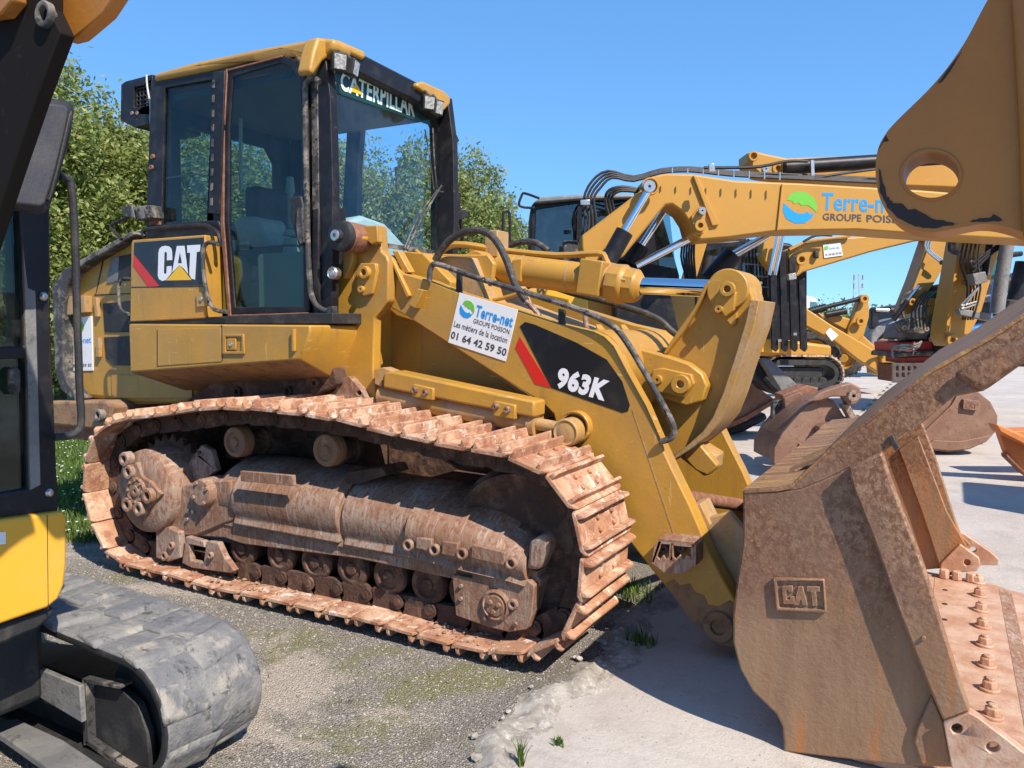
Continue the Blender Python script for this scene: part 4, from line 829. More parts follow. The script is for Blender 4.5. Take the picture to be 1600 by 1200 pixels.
# ================================================================== SETTING
import numpy as np
rs = np.random.RandomState(5)
def ground_mat(name, kind):
    m, t, n, b = newmat(name); co = n.new('ShaderNodeTexCoord').outputs['Object']
    if kind == 'gravel':
        c = mixc(t, ramp(t, noise(t, co, 1.1, 5), .42, .62), (.29,.25,.205), (.38,.335,.275))
        v = n.new('ShaderNodeTexVoronoi'); v.inputs['Scale'].default_value = 130; link(t, co, v.inputs['Vector'])
        c = mixc(t, mul(t, ramp(t, v.outputs['Distance'], .25, .62), .75), c, (.13,.115,.10))
        sp = n.new('ShaderNodeSeparateColor'); link(t, v.outputs['Color'], sp.inputs[0])
        c = mixc(t, mul(t, ramp(t, sp.outputs[0], .62, .9), .6), c, (.46,.43,.39))
        c = mixc(t, mul(t, ramp(t, sp.outputs[1], .72, .9), .6), c, (.12,.115,.11))
        c = mixc(t, mul(t, ramp(t, noise(t, co, 1.5, 8, .75), .50, .60), .75), c, (.19,.185,.06))
        c = mixc(t, mul(t, ramp(t, noise(t, co, .8, 6, .65, .6), .53, .58), .85), c, (.46,.39,.32)); c = mixc(t, mul(t, ramp(t, noise(t, co, 1.2, 6, .7, 1, (1,.3,1)), .58, .68), .6), c, (.15,.135,.12))
        link(t, c, b.inputs['Base Color']); b.inputs['Roughness'].default_value = .95
        inv = n.new('ShaderNodeMath'); inv.operation = 'SUBTRACT'; inv.inputs[0].default_value = 1; link(t, v.outputs['Distance'], inv.inputs[1])
        bump(t, b, inv.outputs[0], .012, .9)
    elif kind == 'concrete':
        c = mixc(t, ramp(t, noise(t, co, .7, 6), .4, .65), (.45,.40,.36), (.54,.49,.44))
        c = mixc(t, mul(t, ramp(t, noise(t, co, 3.5, 8, .7), .5, .68), .6), c, (.34,.295,.26))
        c = mixc(t, mul(t, ramp(t, noise(t, co, 60, 4, .7), .66, .72), .6), c, (.16,.13,.11))
        c = mixc(t, mul(t, ramp(t, noise(t, co, 22, 8, .8), .56, .7), .35), c, (.56,.52,.48))
        c = mixc(t, mul(t, ramp(t, noise(t, co, .35, 6, .7, 1, (1,4,1)), .52, .66), .45), c, (.32,.30,.29))
        link(t, c, b.inputs['Base Color']); b.inputs['Roughness'].default_value = .9; bump(t, b, noise(t, co, 45, 10, .75), .009)
    elif kind == 'broken':
        c = mixc(t, ramp(t, noise(t, co, 9, 7), .4, .6), (.60,.55,.49), (.37,.33,.28))
        c = mixc(t, ramp(t, noise(t, co, 30, 5), .58, .66), c, (.72,.69,.66))
        link(t, c, b.inputs['Base Color']); b.inputs['Roughness'].default_value = .95; bump(t, b, noise(t, co, 40, 8, .8), .02)
    elif kind == 'lawn':
        c = mixc(t, ramp(t, noise(t, co, 3, 6), .4, .6), (.07,.12,.02), (.14,.19,.045))
        link(t, c, b.inputs['Base Color']); b.inputs['Roughness'].default_value = 1; bump(t, b, noise(t, co, 40, 5), .03)
for k in ('gravel','concrete','broken','lawn'): ground_mat(k, k)
def sheet(name, pts, z, mat):
    mb = MB(); mb.add([(x, y, z) for x, y in pts], [tuple(range(len(pts)))]); o = mb.build(name, mat); o['kind'] = 'structure'; return o
sheet('ground', [(-600,-600),(600,-600),(600,600),(-600,600)], 0, 'gravel')
# concrete yard with a ragged edge at X ~ 1.5
edge = []
y = -6.0
while y < 30: edge.append((1.47+.05*math.sin(y*5)+rnd.uniform(-.03,.03)+(.25*max(0,y-.6) if False else 0), y)); y += .12
sheet('concrete_yard', edge+[(60,30),(60,-6)], .012, 'concrete')
sheet('concrete_yard', [(-60,30.0),(60,30.0),(60,90),(-60,90)], .008, 'concrete')
sheet('concrete_yard', [(-8.9,29.9),(1.44,29.9),(1.44,4.0),(-2.2,4.1),(-4.3,8),(-6.2,14)], .006, 'concrete')
sheet('lawn', [(-2.9,2.7),(-3.6,1.0),(-5,-1),(-14,-3),(-60,0),(-60,29.9),(-9,29.9),(-6.5,14),(-4.6,8),(-2.6,4.2)], .010, 'lawn')
# raised broken rim of the slab
mb = MB(); nx, ny = 12, 300; P = []
for j in range(ny):
    yy = -2.2+j*.012*1.0
    e = 1.44+.05*math.sin(yy*5)+.03*math.sin(yy*17+1)
    for i in range(nx):
        s = i/(nx-1); h = .034*math.exp(-((s-.45)/.26)**2)*(1+.5*math.sin(yy*9+s*4))+rnd.uniform(-.006,.006)
        P.append((e-.10+s*.24+rnd.uniform(-.004,.004), yy, max(h, -.004)+(.012 if s > .7 else 0) if 0 < i < nx-1 else -.01))
mb.add(P, [(j*nx+i, j*nx+i+1, (j+1)*nx+i+1, (j+1)*nx+i) for j in range(ny-1) for i in range(nx-1)])
o = mb.build('slab_edge', 'broken'); o['kind'] = 'structure'
# broken lumps along the edge
def lumps(n, seed):
    rr = np.random.RandomState(seed); base = np.array([(x,y,z) for x in (-1,1) for y in (-1,1) for z in (-1,1)], float)*.58
    base = np.vstack([base, [(1,0,0),(-1,0,0),(0,1,0),(0,-1,0),(0,0,1),(0,0,-1)]]); tri = []
    for ax in range(3):
        for sg in (-1,1):
            cs = [i for i in range(8) if base[i][ax]*sg > 0]; apex = 8+ax*2+(0 if sg > 0 else 1); a, b = [k for k in range(3) if k != ax]
            cs.sort(key=lambda i: math.atan2(base[i][b], base[i][a])); tri += [(cs[k], cs[(k+1)%4], apex) for k in range(4)]
    tri = np.array(tri); V = []; Fc = []
    for i in range(n):
        y = rr.uniform(-2.2, 1.6); s = .004+.016*rr.rand()**2.2; x = 1.44+.05*math.sin(y*5)+.03*math.sin(y*17+1)-.03+rr.normal()*.045
        v = base*s*rr.uniform(.65,1.25,(14,1))*np.array([1.2,1,.7]); a = rr.uniform(0,6.28); c_, s_ = math.cos(a), math.sin(a)
        v = np.stack([v[:,0]*c_-v[:,1]*s_+x, v[:,0]*s_+v[:,1]*c_+y, v[:,2]+.012+.3*s], 1); Fc += (tri+len(V)).tolist(); V += v.tolist()
    me = D.meshes.new('rubble'); me.from_pydata(V, [], Fc); me.materials.append(M['broken']); o = D.objects.new('rubble', me); COL.objects.link(o); o['kind'] = 'stuff'; o['label'] = 'pale broken lumps of concrete along the ragged slab edge'
lumps(90, 4)
# loose stones
def stones(name, n, xr, yr, smin, smax, z, mat, dens=None):
    base = np.array([(1,0,0),(-1,0,0),(0,1,0),(0,-1,0),(0,0,1),(0,0,-.6)], float); tri = np.array([(0,2,4),(2,1,4),(1,3,4),(3,0,4),(2,0,5),(1,2,5),(3,1,5),(0,3,5)])
    c = np.stack([rs.uniform(*xr, n), rs.uniform(*yr, n), np.full(n, z)], 1); s = smin+(smax-smin)*rs.rand(n)**2.5
    v = base[None]*s[:,None,None]*rs.uniform(.6,1.3,(n,6,1)); a = rs.uniform(0, 6.28, n); ca, sa = np.cos(a)[:,None], np.sin(a)[:,None]
    x = v[:,:,0]*ca-v[:,:,1]*sa; y = v[:,:,0]*sa+v[:,:,1]*ca; v = np.stack([x*1.2, y, v[:,:,2]*.75], 2)+c[:,None]
    f = (tri[None]+np.arange(n)[:,None,None]*6).reshape(-1,3)
    me = D.meshes.new(name); me.from_pydata(v.reshape(-1,3).tolist(), [], f.tolist()); me.materials.append(M[mat]); o = D.objects.new(name, me); COL.objects.link(o)
    o['kind'] = 'stuff'; return o
m, t_, n_, b_ = newmat('stone'); g_ = n_.new('ShaderNodeNewGeometry'); r_ = n_.new('ShaderNodeValToRGB'); e_ = r_.color_ramp.elements
e_[0].color = (.13,.115,.10,1); e_[1].color = (.48,.44,.385,1); x_ = e_.new(.55); x_.color = (.30,.27,.24,1); link(t_, g_.outputs['Random Per Island'], r_.inputs[0]); link(t_, r_.outputs[0], b_.inputs['Base Color']); b_.inputs['Roughness'].default_value = .9
o = stones('gravel', 60000, (-2.9,1.46), (-2.0,.9), .0018, .0062, .001, 'stone'); o['label'] = 'loose grey gravel on the ground along the rusty tracks'
o = stones('grit', 1500, (1.5,3.4), (-1.6,1.2), .0015, .005, .013, 'stone'); o['label'] = 'scattered grit on the concrete by the loader bucket'
o = stones('mud_clods', 700, (-1.6,1.1), (.03,.5), .004, .018, .088, 'pod_steel'); o['label'] = 'dried mud crumbs lying inside the lower run of the rusty track'
# grass blades and weeds
def blades(name, n, fn, hmin, hmax, wd, mat='grass'):
    V = []; Fc = []
    for i in range(n):
        x, y, z = fn(); h = rnd.uniform(hmin, hmax); a = rnd.uniform(0, 6.28); l = rnd.uniform(.1,.6)*h; dx, dy = math.cos(a), math.sin(a)
        k = len(V); V += [(x-dy*wd,y+dx*wd,z),(x+dy*wd,y-dx*wd,z),(x+dx*l*.4+dy*wd*.7,y+dy*l*.4-dx*wd*.7,z+h*.6),(x+dx*l*.4-dy*wd*.7,y+dy*l*.4+dx*wd*.7,z+h*.6),(x+dx*l,y+dy*l,z+h)]
        Fc += [(k,k+1,k+2,k+3),(k+3,k+2,k+4)]
    me = D.meshes.new(name); me.from_pydata(V, [], Fc); me.materials.append(M[mat]); o = D.objects.new(name, me); COL.objects.link(o); return o
def gf():
    d = rnd.uniform(5.5, 14); u = rnd.uniform(60, 200); p = VF.w((u-800)/F*d, d, .01); return p.x, p.y, .01
o = blades('grass', 14000, gf, .03, .09, .006); o['kind'] = 'stuff'
surf('daisy', (.8,.8,.75), (), .7)
mb = MB()
for i in range(260):
    x, y, z = gf(); mb.cyl((x,y,.07), (x,y,.075), .009, n=5)
o = mb.build('daisies', 'daisy'); o['kind'] = 'stuff'
def weed(u, v, n, h, label, spread=.03):
    c = LF.un(u, v, z=.01)
    def f(): a = rnd.uniform(0,6.28); r = rnd.uniform(0,spread); return r*math.cos(a), r*math.sin(a), 0
    o = blades('weed', n, f, h*.5, h, .005); o.location = c; tag(o, label, 'weed', 'weeds growing in the ground'); return o
weed(812,1196,26,.11,'tall weed tuft on the broken slab edge at the bottom of the picture',.02)
weed(872,1165,20,.045,'tiny green weed on the concrete beside the broken slab edge',.03)
w_ = weed(985,925,260,.06,'bright green weed patch in front of the loader tracks, near the lift arm',.22); w_['kind'] = 'stuff'; del w_['category']; del w_['group']
weed(1000,1005,60,.08,'dark weed in the shade of the lift arm beside the slab edge',.08)
weed(1285,598,40,.2,'weed clump on the yard beyond the brown excavator bucket',.25)
# ---------------- trees
def crown_mesh(name, seed, N, rx, rz, leaf, dense=True, mat='leaf'):
    r = np.random.RandomState(seed); nl = 60
    lob = r.normal(size=(nl,3)); lob /= np.linalg.norm(lob, axis=1)[:,None]; lob *= (r.rand(nl,1)**.45)
    lc = lob*np.array([rx, rx*.8, rz])*.82+np.array([0,0,rz]); lr = r.uniform(.20,.42,nl)*rx*.75
    k = r.randint(0, nl, N); d = r.normal(size=(N,3)); d /= np.linalg.norm(d, axis=1)[:,None]
    q = r.rand(N,1)**.35; c = lc[k]+d*lr[k][:,None]*q*np.array([1,1,1.15])+r.normal(size=(N,3))*.05
    ext = r.rand(N) < .05; c[ext] += d[ext]*lr[k][ext][:,None]*.5*r.rand(ext.sum(),1)+np.array([0,0,.25])*r.rand(ext.sum(),1)
    c[:,2] = np.maximum(c[:,2], .05)
    a = r.normal(size=(N,3))+d*.6; a /= np.linalg.norm(a, axis=1)[:,None]; b = np.cross(a, r.normal(size=(N,3))); b /= np.linalg.norm(b, axis=1)[:,None]; e = np.cross(a, b)
    s = leaf*r.uniform(.6,1.35,(N,1)); V = np.stack([c-b*s, c-e*s*.45, c+b*s, c+e*s*.45], 1).reshape(-1,3)
    Fc = (np.arange(N)[:,None]*4+np.arange(4)[None]).tolist()
    me = D.meshes.new(name); me.from_pydata(V.tolist(), [], Fc); me.materials.append(M[mat]); return me, lc
def trunk_mesh(name, lc, h, r0, seed):
    mb = MB(); rr = random.Random(seed); mb.tube([(0,0,0),(.05,.02,h*.3),(-.04,.05,h*.6),(.02,0,h*.9)], r0, 8)
    for i in range(18):
        p = lc[rr.randrange(len(lc))]; z = max(.3, min(h*.85, p[2]*.55)); mb.tube([(0,0,z),(p[0]*.5,p[1]*.5,(z+p[2])/2+.1),(p[0],p[1],p[2])], r0*.28, 5)
    return mb
CM = [crown_mesh('crown', s, 46000, 1.9, 3.0, .045) for s in (1,2,3)]
CM.append(crown_mesh('crown', 9, 26000, 1.9, 2.9, .05, mat='leaf_tree'))
TM = [trunk_mesh('trunk', lc, 5.2, .09, i) for i, (me, lc) in enumerate(CM)]
tmesh = [None]*4
labels = ['leafy hedge tree at the far left, right behind the mini excavator mirror','tall light green hedge tree with twiggy top just left of the loader cab','bushy hedge tree touching the rear edge of the loader cab','hedge tree seen through the rear side window of the loader cab','hedge tree mostly hidden behind the loader cab door','thin tree seen through the middle of the loader windscreen','loose tree seen through the right half of the loader windscreen','loose tree just right of the loader windscreen mirror','low bushy tree left of the dark excavator cab','small tree beside the left edge of the excavator cab with hand mirror','tree seen through the windows of the dark excavator cab']
for i, (u, d, top, k) in enumerate(((20,11.5,100,0),(90,12.5,70,1),(185,13,170,2),(270,13.5,180,0),(370,14,180,1),(520,16,205,2),(625,16,165,3),(725,17,185,3),(775,18.5,290,2),(845,19,340,0),(950,20.5,380,1))):
    p = VF.w((u-800)/F*d, d, 0); ht = 1.575+(506-top)/F*d; s = ht/6.0
    tr = thing('hedge_tree' if k < 3 else 'tree', p, labels[i], 'tree', 'trees behind the machines')
    cr = D.objects.new('crown', CM[k][0]); COL.objects.link(cr); cr.parent = tr
    if tmesh[k] is None: tmesh[k] = TM[k].build('trunk', 'bark'); tk = tmesh[k]; tk.parent = tr
    else: tk = tmesh[k].copy(); COL.objects.link(tk); tk.parent = tr
    tr.rotation_euler = (0,0,i*1.7); tr.scale = (1.0 if k<3 else .85, 1.0 if k<3 else .85, s)
    if k < 3: tr.scale = (1.05,1.05,s)
# far shrubs and tree line
fc, _ = crown_mesh('far_foliage', 20, 9000, 6, 1.3, .16, mat='leaf_tree')
for i, (u, d) in enumerate(((1150,60),(1300,62),(1430,58),(1560,62),(1700,60),(1000,60),(860,58),(700,60),(500,60),(300,60),(100,60))):
    p = VF.w((u-800)/F*d, d, 0); o = D.objects.new('far_tree_line', fc); COL.objects.link(o); o.location = p; o.rotation_euler = (0,0,i*2.1); o.scale = (1,1,.9+.2*math.sin(i*3)); o['kind'] = 'stuff'
# radio mast
d = 70; mb = MB()
a0, a1 = VF.un(1338,540,y=d), VF.un(1338,428,y=d)
for dx in (-.35,.35):
    mb.cyl(VF.w(a0.x+dx,d,0), VF.w(a1.x+dx*.6,d,a1.z), .03, n=5)
for k in range(14):
    z = k*a1.z/14; mb.cyl(VF.w(a0.x-.35,d,z), VF.w(a0.x+.33,d,z+a1.z/14), .04, n=4)
for z in (.62,.8,.92): mb.box((a0.x-.45,d-.1,a1.z*z), (a0.x-.36,d+.1,a1.z*z+.4), VF); mb.box((a0.x+.3,d-.1,a1.z*z), (a0.x+.4,d+.1,a1.z*z+.4), VF)
tag(mb.build('radio_mast', 'mast_steel'), 'thin lattice radio mast on the horizon', 'mast')
tw = MB()
for i in range(160):
    p = (rnd.uniform(-2.2,1.3), rnd.uniform(-1.6,.0), .006); a = rnd.uniform(0,3.14); l = rnd.uniform(.01,.035); tw.cyl(p, (p[0]+math.cos(a)*l, p[1]+math.sin(a)*l, .008), .0012, n=4)
o = tw.build('twigs', 'bark'); o['kind'] = 'stuff'; o['label'] = 'tiny dry twigs scattered on the gravel'
# ================================================================== OTHER MACHINES
def VP(name, pts, d, th, mat, parent, bevel=.01, holes=(), **k): return PL(name, pts, d, d+th, mat, parent, bevel, holes, fr=VF, **k)
def vbase(u, d): return VF.w((u-800)/F*d, d, 0)
def vrod(name, p1, p2, d, rpx, mat, parent, n=18, d2=None):
    a, b = VF.w(*VF.un(*p1, y=d)), VF.w(*VF.un(*p2, y=d2 or d)); mb = MB(); mb.cyl(a, b, rpx/F*d, n=n); return mb.build(name, mat, parent)
def vhose(name, pts, d, rpx, mat, parent):
    mb = MB(); mb.tube([VF.w(*VF.un(*p, y=d)) for p in pts], rpx/F*d, 7); return mb.build(name, mat, parent)
def vboss(name, u, v, d, rpx, mat, parent, hole=.45, h=.05): return boss(name, u, v, d, rpx, h, mat, parent, fr=VF, hole=hole)
# ---- excavator with lettered boom
EA = thing('excavator', vbase(900, 10.4), 'yellow excavator with dark cab and a big boom lettered in blue and green', 'excavator')
boom = [(909,385),(909,368),(1002,297),(1002,285),(1018,276),(1040,271),(1083,272),(1150,282),(1250,286),(1440,297),(1700,318),(1700,380),(1440,366),(1340,359),(1215,361),(1140,371),(1095,375),(1082,366),(1077,347),(1066,330),(1050,319),(1040,320),(975,400),(940,420),(915,420)]
bA = VP('boom', boom, 8.8, .55, 'yellow_far', EA, .02)
VP('boom_rib', [(1083,274),(1090,275),(1124,351),(1113,353)], 8.76, .05, 'yellow_far', bA, .008)
VP('boom_seam', [(1222,287),(1224,287),(1217,360),(1214,360)], 8.775, .03, 'yellow_far', bA, .004)
o = vboss('boom_pin', 1015,292, 8.7, 14, 'yellow_far', bA, .8); vboss('pin_cap', 1013,293, 8.62, 10, 'steel', bA, .2, .08)
VP('boom_lug', [(1080,338),(1095,322),(1103,332),(1100,365),(1086,365)], 8.72, .08, 'yellow_far', bA, .01); vboss('boom_pin', 1093,353, 8.70, 9, 'yellow_far', bA); vboss('pin_cap', 1096,330, 8.70, 6, 'steel', bA, .2)
swirl(VF, lambda x, y: (1250+27*x, 324-25*y), 8.798, bA)
TX('boom_lettering', 'Terre-net', [(1283,328),(1408,334),(1408,303),(1285,301)], 8.797, bA, 'decal_blue', .015, fr=VF)
TX('boom_lettering', 'GROUPE', [(1285,344),(1346,346.5),(1346,335),(1286,333)], 8.797, bA, 'decal_grey', .02, fr=VF); TX('boom_lettering', 'POISSON', [(1354,347),(1432,350),(1432,338),(1354,335.4)], 8.797, bA, 'decal_grey', .02, fr=VF)
for p1, p2, d_ in (((1012,300),(972,368),8.6), ((1040,325),(998,390),9.5), ((1086,368),(994,416),9.2), ((1200,368),(1137,403),9.6)): vrod('ram_rod', p1, p2, d_, 6, 'chrome', EA)
for p1, p2, d_, r in (((976,362),(948,412),8.6,14), ((1002,384),(985,412),9.5,13), ((1145,398),(1108,440),9.6,16)): vrod('ram_barrel', p1, p2, d_, r, 'black_paint', EA, 22)
for k in range(4):
    o = k*4.4; vhose('hydraulic_hose', [(904+o*1.5,378),(915+o*1.3,350),(912+o*1.2,312),(925+o,283+o*.8),(950+o*.5,267+o*.8),(990,276+o*.5),(1032,265+k*1.8),(1080,262+k*1.9),(1140,268+k*2.0),(1220,272+k*2.1),(1400,280+k*2.2)], 9.15-.10*k, 2.1, 'black_rough', EA)
for k in range(3): vhose('hydraulic_hose', [(952+k*5,340),(946+k*5,312),(952+k*4,297+k*3),(972,292+k*3),(1000,296+k*2)], 9.0, 2.4, 'black_paint', EA)
VP('hose_clamp', [(907,312),(922,312),(922,320),(907,320)], 8.6, .04, 'steel', EA, .004); VP('hose_clamp', [(1108,256),(1116,255),(1118,268),(1108,268)], 8.5, .04, 'steel', EA, .004)
for k in range(8): VP('hose_tie', [(1050+k*24,262+k),(1051.5+k*24,262+k),(1051.5+k*24,270+k*1.6),(1050+k*24,270+k*1.6)], 8.65, .02, 'steel', EA, 0)
# stick on top of the boom and its ram
VP('stick', [(1168,238),(1180,236),(1200,241),(1230,247),(1290,245),(1400,240),(1700,225),(1700,300),(1400,290),(1290,283),(1200,274),(1188,272),(1169,256)], 9.7, .4, 'yellow_far', EA, .02)
vboss('boom_pin', 1176,245, 9.65, 8, 'yellow_far', EA, .6); vboss('boom_pin', 1214,264, 9.3, 9, 'yellow_far', EA); vboss('pin_cap', 1195,265, 9.3, 6, 'steel', EA, .2)
vrod('ram_barrel', (1226,262), (1520,243), 9.2, 11, 'black_paint', EA); VP('hose_clamp', [(1267,250),(1272,250),(1273,274),(1268,274)], 9.05, .03, 'steel', EA, 0)
vhose('hydraulic_hose', [(1100,262),(1150,262),(1190,260),(1230,252),(1262,252)], 8.95, 2.5, 'black_paint', EA)
vhose('hydraulic_hose', [(1262,280),(1310,272),(1370,264),(1420,258)], 8.95, 2.2, 'black_paint', EA)
# its hanging end at the right
s2 = VP('stick_end', [(1502,360),(1570,360),(1568,372),(1533,490),(1513,528),(1497,540),(1480,541),(1474,528),(1476,505),(1490,430)], 10.5, .35, 'yellow_far', EA, .02)
vboss('boom_pin', 1486,531,10.45,9,'yellow_far',s2)
VP('arm_label', [(1525,365),(1537,364),(1534,382),(1523,382)], 10.49, .01, 'mesh_yellow_cloth', s2, 0)
for q in ([(1516,408),(1530,402),(1540,410),(1526,420)], [(1530,420),(1545,410),(1548,428),(1528,430)], [(1517,436),(1534,440),(1532,446),(1518,444)]): VP('valve', q, 10.3, .2, 'steel', s2, .01)
for k in range(3): vhose('hydraulic_hose', [(1520,410+8*k),(1545,392+4*k),(1570,378+3*k),(1600,370+4*k)], 10.2, 2, 'black_paint', s2)
for k in range(2): vhose('hydraulic_hose', [(1532,445),(1510,468+6*k),(1502,478+5*k),(1530,470+4*k)], 10.2, 1.5, 'steel', s2)
for k in range(4): vhose('hydraulic_hose', [(1495-k*3,362),(1492-k*3,385+k*2),(1500,398)], 10.3, 2, 'worn_black', s2)
vrod('ram_rod', (1577,360), (1566,430), 10.1, 10, 'grey_steel', EA); vrod('ram_barrel', (1566,425), (1558,490), 10.1, 10, 'grey_steel', EA)
VP('link_bar', [(1498,482),(1550,490),(1548,502),(1500,492)], 10.2, .1, 'grey_steel', EA, .01)
vrod('ram_barrel', (1600,410), (1586,470), 9.6, 12, 'black_paint', EA)
# house and cab of that excavator
cA_ = VP('cab', [(824,560),(829,322),(838,312),(903,306),(985,306),(1030,318),(1062,430),(1064,560)], 10.0, 1.3, 'black_paint', EA, .03)
VP('cab_roof', [(834,316),(845,308),(903,304),(985,303),(1000,309),(985,310),(903,312),(842,317)], 9.9, 1.45, 'grey_steel', cA_, .02)
VP('side_window', [(838,328),(905,318),(902,404),(835,398)], 9.985, .01, 'ex_glass', cA_, 0)
VP('side_window', [(910,317),(985,315),(984,420),(908,412)], 9.985, .01, 'ex_glass', cA_, 0)
VP('side_window', [(1020,330),(1046,334),(1056,420),(1030,415)], 9.985, .01, 'ex_glass', cA_, 0)
VP('side_window', [(1036,455),(1060,455),(1062,520),(1040,515)], 9.985, .01, 'ex_glass', cA_, 0)
VP('window_post', [(903,318),(909,317),(907,412),(900,404)], 9.97, .02, 'black_paint', cA_, 0)  # black post between the two side panes
vhose('mirror_frame', [(836,325),(812,322),(815,306),(820,302),(843,310)], 9.8, 2, 'black_paint', EA)
vhose('handrail', [(786,385),(786,335),(790,332),(796,334),(797,385)], 9.4, 2.2, 'black_paint', EA)
VP('mirror', [(879,375),(907,376),(907,412),(879,410)], 9.6, .05, 'worn_black', EA, .02)
VP('house', [(780,470),(830,450),(1070,440),(1110,440),(1112,560),(780,560)], 9.7, 2.4, 'yellow_far', EA, .05)
VP('house_panel', [(850,462),(886,470),(890,500),(920,520),(918,440),(860,440)], 9.0, .3, 'yellow_bright', EA, .02)
VP('engine_cover', [(960,440),(1040,425),(1062,520),(960,520)], 9.3, .3, 'black_paint', EA, .03)
VP('undercarriage', [(830,560),(1090,555),(1085,640),(840,640)], 9.7, 2.4, 'black_rough', EA, .1)
dz = VP('blade', [(1161,574),(1168,588),(1185,606),(1212,625),(1165,655),(1119,676),(1117,668),(1138,645),(1150,620),(1157,595)], 11.0, .25, 'far_rust', EA, .02)
VP('blade_edge', [(1118,670),(1165,650),(1213,622),(1214,628),(1166,658),(1119,678)], 10.95, .06, 'rust_brown', dz, .005)
VP('crawler_track', [(1128,672),(1160,660),(1196,645),(1200,655),(1160,676),(1132,681)], 11.2, .6, 'black_rough', EA, .03)
# ---- guarded excavator
EB = thing('excavator', vbase(1200, 15.5), 'excavator with black bars over its cab and a thin boom with a small white sign', 'excavator')
VP('cab', [(1152,372),(1235,380),(1262,400),(1262,560),(1152,560)], 15.5, 1.5, 'black_paint', EB, .05)
VP('side_window', [(1160,400),(1190,402),(1190,520),(1160,520)], 15.48, .01, 'ex_glass', EB, 0)
for k in range(7): VP('guard_bar', [(1163+k*5.4,372+k*1),(1165.5+k*5.4,372+k*1),(1174+k*5,530),(1171.5+k*5,530)], 14.6, .04, 'black_paint', EB, 0)
for v in (386,412,430,446,478,505): VP('guard_rail', [(1162,v-1),(1200,v+2),(1202,v+4),(1163,v+1)], 14.55, .04, 'grey_steel', EB, 0)
for k, (u0, v0) in enumerate(((1203,402),(1218,398),(1233,404),(1248,440))): VP('guard_louvre', [(u0,v0),(u0+10,v0-6),(u0+14,545),(u0+10,550),(u0+3,545)], 14.4+.1*k, .06, 'black_paint', EB, .01)
VP('safety_vest', [(1206,440),(1214,440),(1214,470),(1206,475)], 14.9, .1, 'mesh_yellow_cloth', EB, .02)
VP('house', [(1150,530),(1240,532),(1300,540),(1300,558),(1150,556)], 15.0, 2.4, 'yellow_far', EB, .05)
VP('house_front', [(1186,531),(1229,533),(1230,552),(1186,550)], 14.8, .2, 'yellow_bright', EB, .01)
bB = VP('boom', [(1229,391),(1259,379),(1300,373),(1367,367),(1430,362),(1500,355),(1505,368),(1442,374),(1360,394),(1300,412),(1256,425),(1245,433),(1238,425)], 15.0, .5, 'yellow_far', EB, .03)
VP('boom_rail', [(1232,388),(1262,374),(1330,367),(1330,370),(1262,378),(1235,392)], 14.9, .08, 'yellow_far', bB, .01)
vhose('hydraulic_hose', [(1255,378),(1275,368),(1300,368)], 14.8, 2, 'black_paint', bB)
vboss('boom_pin', 1250,406, 14.9, 9, 'yellow_far', bB, .5, .1); VP('boom_lamp', [(1273,392),(1280,392),(1280,404),(1273,402)], 14.9, .1, 'black_rough', bB, .02)
sB = VP('boom_sign', [(1286,382),(1313,379),(1317,399),(1288,403)], 14.98, .02, 'white_sign', bB, 0)
for q, m_ in (([(1288,385),(1294,384),(1294,390),(1288,391)], 'decal_green'),):
    VP('sign_emblem', q, 14.975, .004, m_, sB, 0)
TX('sign_lettering', 'Terre-net', [(1295,390),(1312,388),(1312,384),(1295,386)], 14.97, sB, 'decal_blue', .02, fr=VF)
TX('sign_lettering', '01 64 42 59 50', [(1290,400),(1315,397),(1315,393),(1290,396)], 14.97, sB, 'decal_grey', .02, fr=VF)
VP('cab', [(1092,392),(1100,378),(1158,374),(1158,560),(1086,560)], 14.6, 1.2, 'black_paint', EB, .04); VP('side_window', [(1102,392),(1122,388),(1120,440),(1100,444)], 14.58, .01, 'ex_glass', EB, 0); VP('side_window', [(1128,386),(1152,384),(1152,430),(1126,436)], 14.58, .01, 'ex_glass', EB, 0)
for p1, p2, r_ in (((1108,400),(1100,440),8), ((1130,405),(1112,436),9), ((1140,420),(1122,452),6)): vrod('ram_barrel', p1, p2, 13.2, r_, 'black_rough', EB)
for k in range(6): vhose('hydraulic_hose', [(1062+k*3,330+k*4),(1070+k*3,360),(1064+k*4,400),(1072+k*3,440),(1068+k*4,500)], 9.9-.04*k, 1.8, 'black_rough', EA)
VP('boom_foot', [(1088,375),(1108,370),(1090,430),(1078,450),(1066,446)], 13, .3, 'yellow_far', EB, .02)
VP('boom_foot', [(1195,366),(1222,366),(1212,430),(1196,410),(1190,400)], 14.2, .3, 'yellow_far', EB, .02)
for u in (1205,1214): vrod('ram_rod', (u+10,367), (u-3,430), 14.0, 3, 'chrome', EB)
sB2 = VP('stick', [(1452,372),(1488,372),(1484,400),(1462,440),(1432,484),(1418,492),(1411,484),(1430,436)], 15.0, .4, 'yellow_far', EB, .02)
VP('stick_link', [(1420,466),(1468,466),(1472,474),(1448,500),(1444,497),(1458,477),(1420,476)], 14.8, .15, 'yellow_far', EB, .01)
for u, v in ((1424,472),(1466,471),(1443,500)): vboss('boom_pin', u, v, 14.75, 6, 'yellow_far', sB2)
for k in range(3): vhose('hydraulic_hose', [(1455-k*4,375),(1453-k*3,390),(1470,404+k*3),(1476,410)], 14.8, 1.6, 'steel', sB2)
vhose('hydraulic_hose', [(1440,450),(1413,462),(1408,485),(1420,510),(1432,530)], 14.7, 2.2, 'worn_black', sB2)
cp = VP('compactor_head', [(1409,531),(1415,508),(1440,500),(1465,518),(1470,532)], 14.5, .8, 'grey_steel', EB, .04)
VP('compactor_frame', [(1400,535),(1462,532),(1464,549),(1402,552)], 14.4, .9, 'red_paint', cp, .02)
